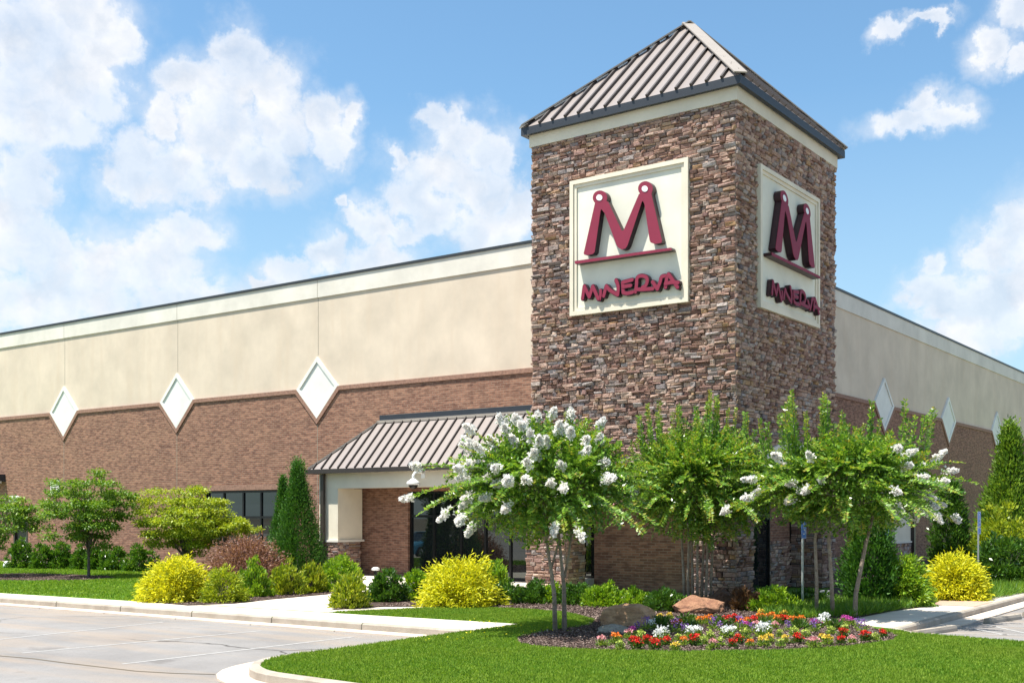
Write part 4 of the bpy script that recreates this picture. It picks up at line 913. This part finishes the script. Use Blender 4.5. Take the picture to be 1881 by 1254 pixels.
# bed right of the path
G2 = 'shrubs between path and tower'
shrub('box_shrub', 'loose yellow-green shrub alone at the path corner', 'shrub', 643, 1118, 66, 1048, M['lf_olive'], 'spray', 4200, .10, G2)
shrub('box_shrub', 'glossy green shrub between the path corner and the golden mound', 'shrub', 715, 1106, 64, 1047, M['lf_holly'], 'leafy', 3600, .10, G2)
shrub('box_shrub', 'small green shrub tucked behind the left flank of the golden mound', 'shrub', 765, 1102, 46, 1046, M['lf_lime'], 'leafy', 2600, .10, G2)
shrub('gold_cypress', 'wide golden mound before the storefront glass', 'shrub', 847, 1116, 140, 1028, M['lf_gold'], 'thread', 15000, .13, 'golden threadleaf mounds')
shrub('willow_shrub', 'thin-leaved green shrub rising behind the right side of the golden mound', 'shrub', 905, 1092, 62, 1030, M['lf_lime'], 'spray', 2600, .14)
for u, vb, uw, vt, lab in ((930, 1110, 74, 1070, 'low hedge plant at the left end, beside the golden mound'), (978, 1110, 62, 1073, 'low hedge plant just left of the twin slim trunks'), (1012, 1109, 50, 1076, 'low hedge plant seen between and behind the twin slim trunks'), (1057, 1112, 60, 1075, 'low hedge plant just right of the twin slim trunks'),
                           (1104, 1116, 66, 1076, 'low hedge plant below the narrow side window'), (1160, 1116, 70, 1086, 'low hedge plant behind the tan boulder'), (1222, 1124, 72, 1087, 'low hedge plant left of the rust-coloured boulder')):
    shrub('hedge_plant', lab, 'shrub', u, vb, uw, vt, M['lf_holly'] if u % 4 else M['lf_lime'], 'leafy', 3000, .085, 'low hedge before the tower')
shrub('hedge_plant', 'broad bright green low shrub at the foot of the tower corner', 'shrub', 1420, 1124, 100, 1085, M['lf_lime'], 'leafy', 4200, .085, 'low hedge before the tower')
shrub('hedge_plant', 'shaded low shrub behind the leaning trunks', 'shrub', 1490, 1112, 84, 1088, M['lf_holly'], 'leafy', 2400, .085, 'low hedge before the tower')
shrub('copper_grass', 'clump of coppery brown grass right of the dark boulder', 'plant', 1368, 1122, 44, 1086, M['lf_rust'], 'spray', 2400, .18, stem=False)
# right-hand bed
loc, w_, h_ = px_place(1598, 1112, 74, 965, 0); cone_tree('column_cypress', 'dark green column of cypress behind the leaning trunks', 'tree', loc, w_*1.25, h_*1.15, M['lf_cypress'], 9000, .12, pw=.35)
shrub('thread_cypress', 'green feathery mound in the tower shade, right of the dark column', 'shrub', 1660, 1114, 88, 1020, M['lf_lime'], 'thread', 8000, .14)
shrub('gold_cypress', 'round yellow mound beside the right-hand walk', 'shrub', 1752, 1102, 116, 1018, M['lf_gold'], 'thread', 12000, .15, 'golden threadleaf mounds')
loc, w_, h_ = px_place(1745, 1068, 66, 883, 0); cone_tree('holly_tree', 'slim dark evergreen just above the yellow mound', 'tree', loc, w_, h_, M['lf_holly'], 8000, .16, pw=.4)
loc, w_, h_ = px_place(1856, 1062, 124, 782, 0); cone_tree('arborvitae', 'large pointed arborvitae at the right edge, over the yellow-topped shrubs', 'tree', loc, w_, h_, M['lf_tree'], 20000, .17, pw=.95)
shrub('photinia_shrub', 'broad shrub with yellow top leaves behind the right signpost', 'shrub', 1836, 1072, 128, 932, M['lf_maple'], 'leafy', 9000, .15)
shrub('viburnum_shrub', 'dark glossy shrub at the foot of the yellow-topped one', 'shrub', 1845, 1082, 120, 985, M['lf_holly'], 'leafy', 7000, .13)
# broken-edged ground cover
def cover(label, px, n, mat_, h_):
    poly = gp(*px); xs = [p[0] for p in poly]; ys = [p[1] for p in poly]; P_ = scatter(n, min(xs), max(xs), min(ys), max(ys), poly)
    blades('border_grass', label, 'grass', P_, h_, mat_, wd=.02, spread=.7, kind='stuff')
cover('bright tufted border grass between flowers and shaded hedge', ((1400, 1131), (1450, 1118), (1530, 1112), (1560, 1120), (1545, 1134), (1480, 1138)), 6000, M['lf_liriope'], .26)
cover('tufted border grass along the shaded walk', ((1560, 1136), (1540, 1112), (1600, 1100), (1690, 1098), (1718, 1110), (1640, 1122)), 16000, M['lf_liriope'], .28)
cover('tufted border grass beside the right-hand walk', ((1790, 1100), (1830, 1080), (1900, 1070), (1960, 1072), (1890, 1088), (1812, 1102)), 12000, M['lf_liriope'], .35)

# ---- boulders
def boulder(label, u, vb, uw, vt, mat_, flat=1., seed=0):
    t = depth(u, vb); w_ = uw/F*t; h_ = (vb-vt)/F*t; rg = random.Random(seed); root_loc = Vector(G(u, vb))+FW*w_*.25
    bm = bmesh.new(); bmesh.ops.create_icosphere(bm, subdivisions=5, radius=1)
    pl = [(Vector((rg.uniform(-1, 1), rg.uniform(-1, 1), rg.uniform(-.4, 1))).normalized(), rg.uniform(.55, .9)) for _ in range(13)]
    from mathutils import noise as mn
    for v in bm.verts:
        c = v.co.copy()
        for n_, d_ in pl:
            e = c.dot(n_)-d_
            if e > 0: c -= n_*e*.93
        c *= 1+.10*mn.fractal(v.co*2.4+Vector((seed, 0, 0)), .7, 2.1, 6)
        v.co = Vector((RT*c.x*w_*.60+FW*c.y*w_*.42)) + Vector((0, 0, max(-.12, (c.z*.62+.22)*h_*1.25)))
    me = bpy.data.meshes.new('boulder'); bm.to_mesh(me); bm.free(); me.materials.append(mat_); me.polygons.foreach_set('use_smooth', [True]*len(me.polygons))
    o = bpy.data.objects.new('boulder', me); COL.objects.link(o); o.location = root_loc; return tag(o, label, 'rock', 'boulders in the flower bed')
boulder('blocky tan boulder at the left end of the flowers', 1166, 1152, 104, 1108, M['rock_tan'], seed=2)
boulder('flat grey stone slab leaning low before the tan boulder', 1128, 1164, 62, 1146, M['rock_grey'], seed=4)
boulder('long rounded rust-coloured boulder below the sheaf of thin trunks', 1283, 1129, 100, 1094, M['rock_red'], seed=7)
boulder('dark brown boulder behind the rust-coloured one', 1330, 1116, 62, 1080, M['rock_dark'], seed=9)

# ---- bedding plants, one object each
def bedding(name, kind):
    fl = {'red': ((.52, .012, .012), (.75, .05, .03)), 'orange': ((.72, .14, .02), (.85, .30, .04)), 'yellow': ((.72, .45, .04), (.80, .62, .10)), 'white': ((.78, .80, .76), (.9, .9, .88)), 'purple': ((.16, .07, .30), (.30, .16, .45)), 'pink': ((.70, .22, .28), (.85, .50, .46)), 'magenta': ((.45, .03, .30), (.65, .12, .45)), 'lime': ((.36, .48, .08), (.55, .62, .14)), 'green': None}[kind]
    return fl
def plant_mesh(kind, seed):
    rg = np.random.default_rng(seed); fl = bedding('x', kind); upr = kind in ('red', 'purple', 'white')
    n = 150 if kind != 'purple' else 90; d = unit(rg.normal(size=(n, 3))*np.array([1, 1, .6])+np.array([0, 0, .5])); P_ = d*rg.random((n, 1))**.6*np.array([.105, .105, .12]); P_[:, 2] += .02
    D = unit(d+np.array([0, 0, .3])); me_g = leaf_mesh('plant_leaves', P_, D, .07*(.7+.6*rg.random(n)), .03, M['bed_'+('dark' if kind in ('green', 'red') else 'light')], .15)
    if fl is None: return me_g, None
    m_ = {'purple': 45, 'white': 80, 'red': 75}.get(kind, 60); th = rg.random(m_)*6.28; q = rg.random(m_)**.6
    z = (.11+.11*rg.random(m_)) if upr else (.08+.10*np.sqrt(1-q**2*.8)+.03*rg.random(m_))
    if kind == 'purple': q = np.round(q*3)/3*.9; th = np.round(th*1.2)/1.2; z = .10+.20*rg.random(m_)
    P_ = np.stack([np.cos(th)*q*.10, np.sin(th)*q*.10, z], 1)+rg.normal(size=(m_, 3))*.008
    return me_g, leaf_mesh('blossom', P_, unit(rg.normal(size=(m_, 3))+np.array([0, 0, .6])), .045*(.6+.7*rg.random(m_)), .036, M['bl_'+kind], .3)
M['bed_dark'] = L_('bedding_leaf', (.03, .09, .015), (.06, .14, .02), (.12, .20, .03)); M['bed_light'] = L_('light_bedding_leaf', (.10, .20, .03), (.20, .32, .05), (.36, .44, .10))
for kd in ('red', 'orange', 'yellow', 'white', 'purple', 'pink', 'magenta', 'lime'):
    a, b_ = bedding('x', kd); M['bl_'+kd] = leafm(kd+'_blossom', [(0, a), (1, b_)], .2, .5, .2, (1, 1, 1))
FLW = {'red': [(1163, 1181), (1171, 1187), (1188, 1179), (1224, 1181), (1276, 1181), (1345, 1184), (1356, 1177), (1466, 1177), (1545, 1178), (1590, 1172), (1335, 1142), (1358, 1145), (1385, 1143), (1440, 1142), (1203, 1187), (1350, 1138), (1622, 1166), (1548, 1166)],
 'orange': [(1131, 1178), (1256, 1181), (1238, 1148), (1247, 1146), (1285, 1143), (1297, 1142), (1303, 1139), (1372, 1141), (1397, 1138), (1417, 1136), (1428, 1141), (1456, 1142), (1471, 1140), (1378, 1183), (1365, 1147)],
 'yellow': [(1240, 1189), (1402, 1183), (1414, 1176), (1212, 1135), (1230, 1133), (1442, 1176), (1520, 1180), (1510, 1172), (1398, 1129), (1440, 1130)],
 'lime': [(1138, 1188), (1293, 1180), (1323, 1181), (1434, 1183), (1608, 1172), (1177, 1171), (1245, 1172), (1305, 1170), (1370, 1169), (1433, 1166), (1460, 1163), (1527, 1160), (1552, 1158), (1480, 1165)],
 'white': [(1210, 1173), (1218, 1168), (1270, 1167), (1281, 1165), (1334, 1166), (1343, 1163), (1398, 1164), (1407, 1160), (1506, 1147), (1516, 1144), (1196, 1150)],
 'purple': [(1170, 1158), (1187, 1153), (1240, 1157), (1257, 1159), (1310, 1151), (1322, 1154), (1360, 1153), (1380, 1157), (1448, 1153), (1576, 1150), (1585, 1155), (1495, 1155)],
 'pink': [(1106, 1182), (1309, 1187), (1490, 1180), (1497, 1185), (1565, 1176), (1155, 1168), (1390, 1151), (1424, 1149)],
 'magenta': [(1162, 1162), (1494, 1149), (1503, 1147), (1540, 1144), (1552, 1141), (1561, 1144), (1372, 1150)],
 'green': [(1210, 1147), (1258, 1143), (1271, 1140), (1315, 1139), (1325, 1144), (1222, 1143), (1270, 1150), (1405, 1145), (1536, 1152), (1470, 1150)]}
LAB = {'red': 'small bedding plant with bright red spikes in the mulch', 'orange': 'bedding plant with orange blooms in the flower bed', 'yellow': 'bedding plant with golden yellow blooms in the flower bed', 'lime': 'low lime-yellow bedding plant between the coloured ones',
       'white': 'bedding plant with upright white flower heads in the middle row', 'purple': 'bedding plant with thin purple flower spikes', 'pink': 'bedding plant with pale pink blooms', 'magenta': 'bedding plant with magenta blooms', 'green': 'dark leafy bedding plant without blooms'}
for kd, lst in FLW.items():
    var = []
    for i, (u, v) in enumerate(lst):
        if len(var) < 3:
            r_ = thing('bedding_plant', LAB[kd], 'flower', G(u, v+5, .02), kd+' bedding plants'); mg, mf = plant_mesh(kd, i*7+len(kd)); put('leaves', mg, r_)
            if mf: put('blossom', mf, r_)
            var.append(r_)
        else: r_ = copy_tree(var[i % 3])
        r_.location = G(u, v+5, .02); s_ = {'white': 1.0, 'green': 1.25}.get(kd, .78)*rnd.uniform(.85, 1.2); r_.scale = (s_, s_, s_*rnd.uniform(.9, 1.1)); r_.rotation_euler.z = rnd.random()*6.28

# ---- parking furniture
def signpost(label, u, vb, vt, plates):
    loc = G(u, vb); t = depth(u, vb); h_ = 2.3+(V0-vt)/F*t; r_ = thing('sign_post', label, 'sign', loc, 'parking signposts along the right walk')
    o = MB().beam((0, 0, -.05), (0, 0, h_), .07, .035, up=(1, 0, 0)).build('post', M['steel'], None, (0, 0, 0)); o.parent = r_
    z = h_
    for hh in plates:
        o = MB().box(.045, .052, -.15, .15, z-hh, z).build('sign_plate', M['blue'], None, (0, 0, 0)); o.parent = r_
        mb = MB()  # white border and symbol: head, body line, wheel
        for (a0, a1, b0, b1) in ((-.135, .135, z-.022, z-.014), (-.135, .135, z-hh+.014, z-hh+.022), (-.135, -.127, z-hh+.022, z-.022), (.127, .135, z-hh+.022, z-.022)): mb.box(.052, .054, a0, a1, b0, b1)
        if hh > .3:
            mb.tube([(.052, -.02, z-.09), (.055, -.02, z-.09)], .025, 10)
            for i in range(10):
                a, b_ = R(200+i*22), R(222+i*22); mb.beam((.0535, .0+.075*math.cos(a), z-.27+.075*math.sin(a)), (.0535, .075*math.cos(b_), z-.27+.075*math.sin(b_)), .016, .003, up=(1, 0, 0))
            mb.beam((.0535, -.02, z-.12), (.0535, 0, z-.24), .02, .003, up=(1, 0, 0)); mb.beam((.0535, 0, z-.24), (.0535, .09, z-.25), .018, .003, up=(1, 0, 0))
        o = mb.build('sign_symbol', M['white'], None, (0, 0, 0)); o.parent = r_; z -= hh+.03
    return r_
signpost('parking signpost behind the leaves of the spreading crape myrtle', 1473, 1118, 955, [.45])
signpost('parking signpost in front of the shaded green mound', 1627, 1108, 962, [.45])
signpost('parking signpost with two blue plates before the yellow-topped shrub', 1796, 1085, 939, [.45, .2])
def wheelstop(label, pa, pb):
    a, b_ = Vector(G(*pa, -.15)), Vector(G(*pb, -.15)); d = (b_-a).normalized(); c = (a+b_)/2; L = 1.7; n = Vector((-d.y, d.x, 0))
    mb = MB(); prof = [(-.08, 0), (.08, 0), (.075, .06), (.055, .115), (-.055, .115), (-.075, .06)]
    n0 = len(mb.v)
    for s_ in (-L/2, L/2): mb.v += [tuple(d*s_+n*x+Vector((0, 0, z))) for x, z in prof]
    for i in range(6): mb.f.append((n0+i, n0+(i+1) % 6, n0+6+(i+1) % 6, n0+6+i)); mb.m.append(0)
    mb.f += [tuple(range(5, -1, -1)), tuple(range(6, 12))]; mb.m += [0, 0]
    for s_ in (-L*.38, L*.38): q = d*s_+Vector((0, 0, .11)); mb.tube([tuple(q), tuple(q+Vector((0, 0, .012)))], .022, 6)
    o = mb.build('wheel_stop', M['kerb'], None, (0, 0, 0)); o.location = (c.x+.42, c.y, -.146); return tag(o, label, 'wheel stop', 'concrete wheel stops by the walk')
wheelstop('concrete wheel stop nearest the flower bed', (1655, 1164), (1703, 1157)); wheelstop('middle concrete wheel stop, in line with the walk', (1782, 1142), (1831, 1135)); wheelstop('farthest concrete wheel stop, cut by the right edge', (1842, 1131), (1905, 1121))
loc = G(690, 1077); t = thing('path_light', 'short dark path light with a pale cap beside the brick under the canopy', 'light', loc)
o = MB().tube([(0, 0, -.02), (0, 0, .52)], .05, 10).build('post', M['black'], None, (0, 0, 0)); o.parent = t; o = MB().tube([(0, 0, .52), (0, 0, .54), (0, 0, .60), (0, 0, .63)], [.06, .13, .12, .04], 12).build('cap', M['white'], None, (0, 0, 0)); o.parent = t
loc = G(1519, 1110); t = tag(MB().box(-.12, .12, -.1, .1, -.02, .32).box(-.14, .14, -.12, .12, .321, .36).build('utility_box', M['lf_box'] if 'lf_box' in M else M['steel'], None, (0, 0, 0)), 'small grey-green utility box between the leaning trunks', 'utility box'); t.location = loc
loc = G(12, 1043); t = tag(MB().tube([(0, 0, 0), (0, 0, .14), (0, 0, .26), (0, 0, .32)], [.15, .14, .1, .03], 12).build('utility_cover', M['white'], None, (0, 0, 0), smooth=True), 'small white capped utility cover at the left wall', 'cover'); t.location = loc
# fallen leaves / petals on the lawn under the first myrtle
P_ = scatter(240, -3.5, 2.0, -13.5, -8.0, [(-2.5, -8.6), (.2, -8.5), (1.0, -9.5), (.4, -11.4), (-.4, -13), (-.7, -11)]); P_[:, 2] = .05
o = bpy.data.objects.new('fallen_petals', leaf_mesh('fallen_petals', P_, unit(npr.normal(size=(len(P_), 3))*np.array([1, 1, .2])), .045, .035, M['lf_gold'], .1)); COL.objects.link(o); tag(o, 'pale fallen leaves dotted over the near lawn', 'leaves', kind='stuff')
# broad trees across the parking lot behind the camera, seen only mirrored in the glass

for i, (x, y, s_) in enumerate(((-52, -62, 3.2), (-40, -66, 2.8), (-29, -60, 3.4), (-17, -68, 3.0), (-6, -63, 3.3), (-66, -58, 3.1), (-78, -64, 3.4))):
    c = copy_tree(st); c.location = (x, y, -.15); c.scale = (s_, s_, s_); c.rotation_euler.z = i*1.3
    c['label'] = 'tall broad tree across the parking lot, mirrored in the storefront glass'; c['group'] = 'trees across the parking lot'
# the parked car whose reflection shows in the storefront glass
M['carpaint'] = plain('blue_car_paint', (.10, .36, .55), .2, .2, .03); M['tyre'] = plain('rubber', (.02, .02, .02), .8)
car = thing('parked_car', 'light blue parked car mirrored in the left pane of the storefront', 'car', (-30.1, -14.6, -.15))
def loft(st_, fn):
    mb = MB(); rings = []
    for row in st_:
        n0 = len(mb.v); mb.v += [fn(*p) for p in row]; rings.append(n0)
    L = len(st_[0])
    for a, b_ in zip(rings, rings[1:]):
        for j in range(L): mb.f.append((a+j, a+(j+1) % L, b_+(j+1) % L, b_+j)); mb.m.append(0)
    mb.f += [tuple(rings[0]+j for j in range(L)), tuple(rings[-1]+j for j in range(L))[::-1]]; mb.m += [0, 0]; return mb
body = [[(s_*hw, y, z) for s_, z, hw in ((-1, zb, w1*.94), (-1, zb+.2, w1), (-1, zt-.12, w1*.98), (-1, zt, w1*.86), (1, zt, w1*.86), (1, zt-.12, w1*.98), (1, zb+.2, w1), (1, zb, w1*.94))] for y, zb, zt, w1 in ((-2.25, .35, .68, .72), (-2.1, .25, .86, .84), (-1.5, .2, .95, .9), (0, .18, .98, .91), (1.2, .2, .94, .9), (1.9, .25, .80, .86), (2.25, .33, .62, .72))]
cfn = lambda x, y, z: (-30.1+x, -14.6+y, -.15+z)
loft(body, cfn).build('body', M['carpaint'], car, smooth=False)
cab = [[(-w1, y, .9), (-w1*.86, y, zt-.06), (-w1*.7, y, zt), (w1*.7, y, zt), (w1*.86, y, zt-.06), (w1, y, .9)] for y, zt, w1 in ((-1.75, .97, .80), (-1.0, 1.38, .82), (-.2, 1.46, .83), (.5, 1.38, .82), (1.25, .97, .80))]
loft(cab, cfn).build('windows', M['glass'], car)
MB().box(-30.62, -29.58, -15.5, -14.2, 1.285, 1.325).build('roof_panel', M['carpaint'], car)
for sx in (-1, 1):
    for y in (-1.38, 1.38):
        wh = MB().tube([cfn(sx*.74, y, .32), cfn(sx*.93, y, .32)], .32, 20).build('wheel', M['tyre'], car); MB().tube([cfn(sx*.932, y, .32), cfn(sx*.94, y, .32)], .2, 12).build('rim', M['steel'], wh)
    MB().box(-30.1+sx*.6-.14, -30.1+sx*.6+.14, -14.6+2.1, -14.6+2.2, .38, .5).build('headlight', M['white'], car)
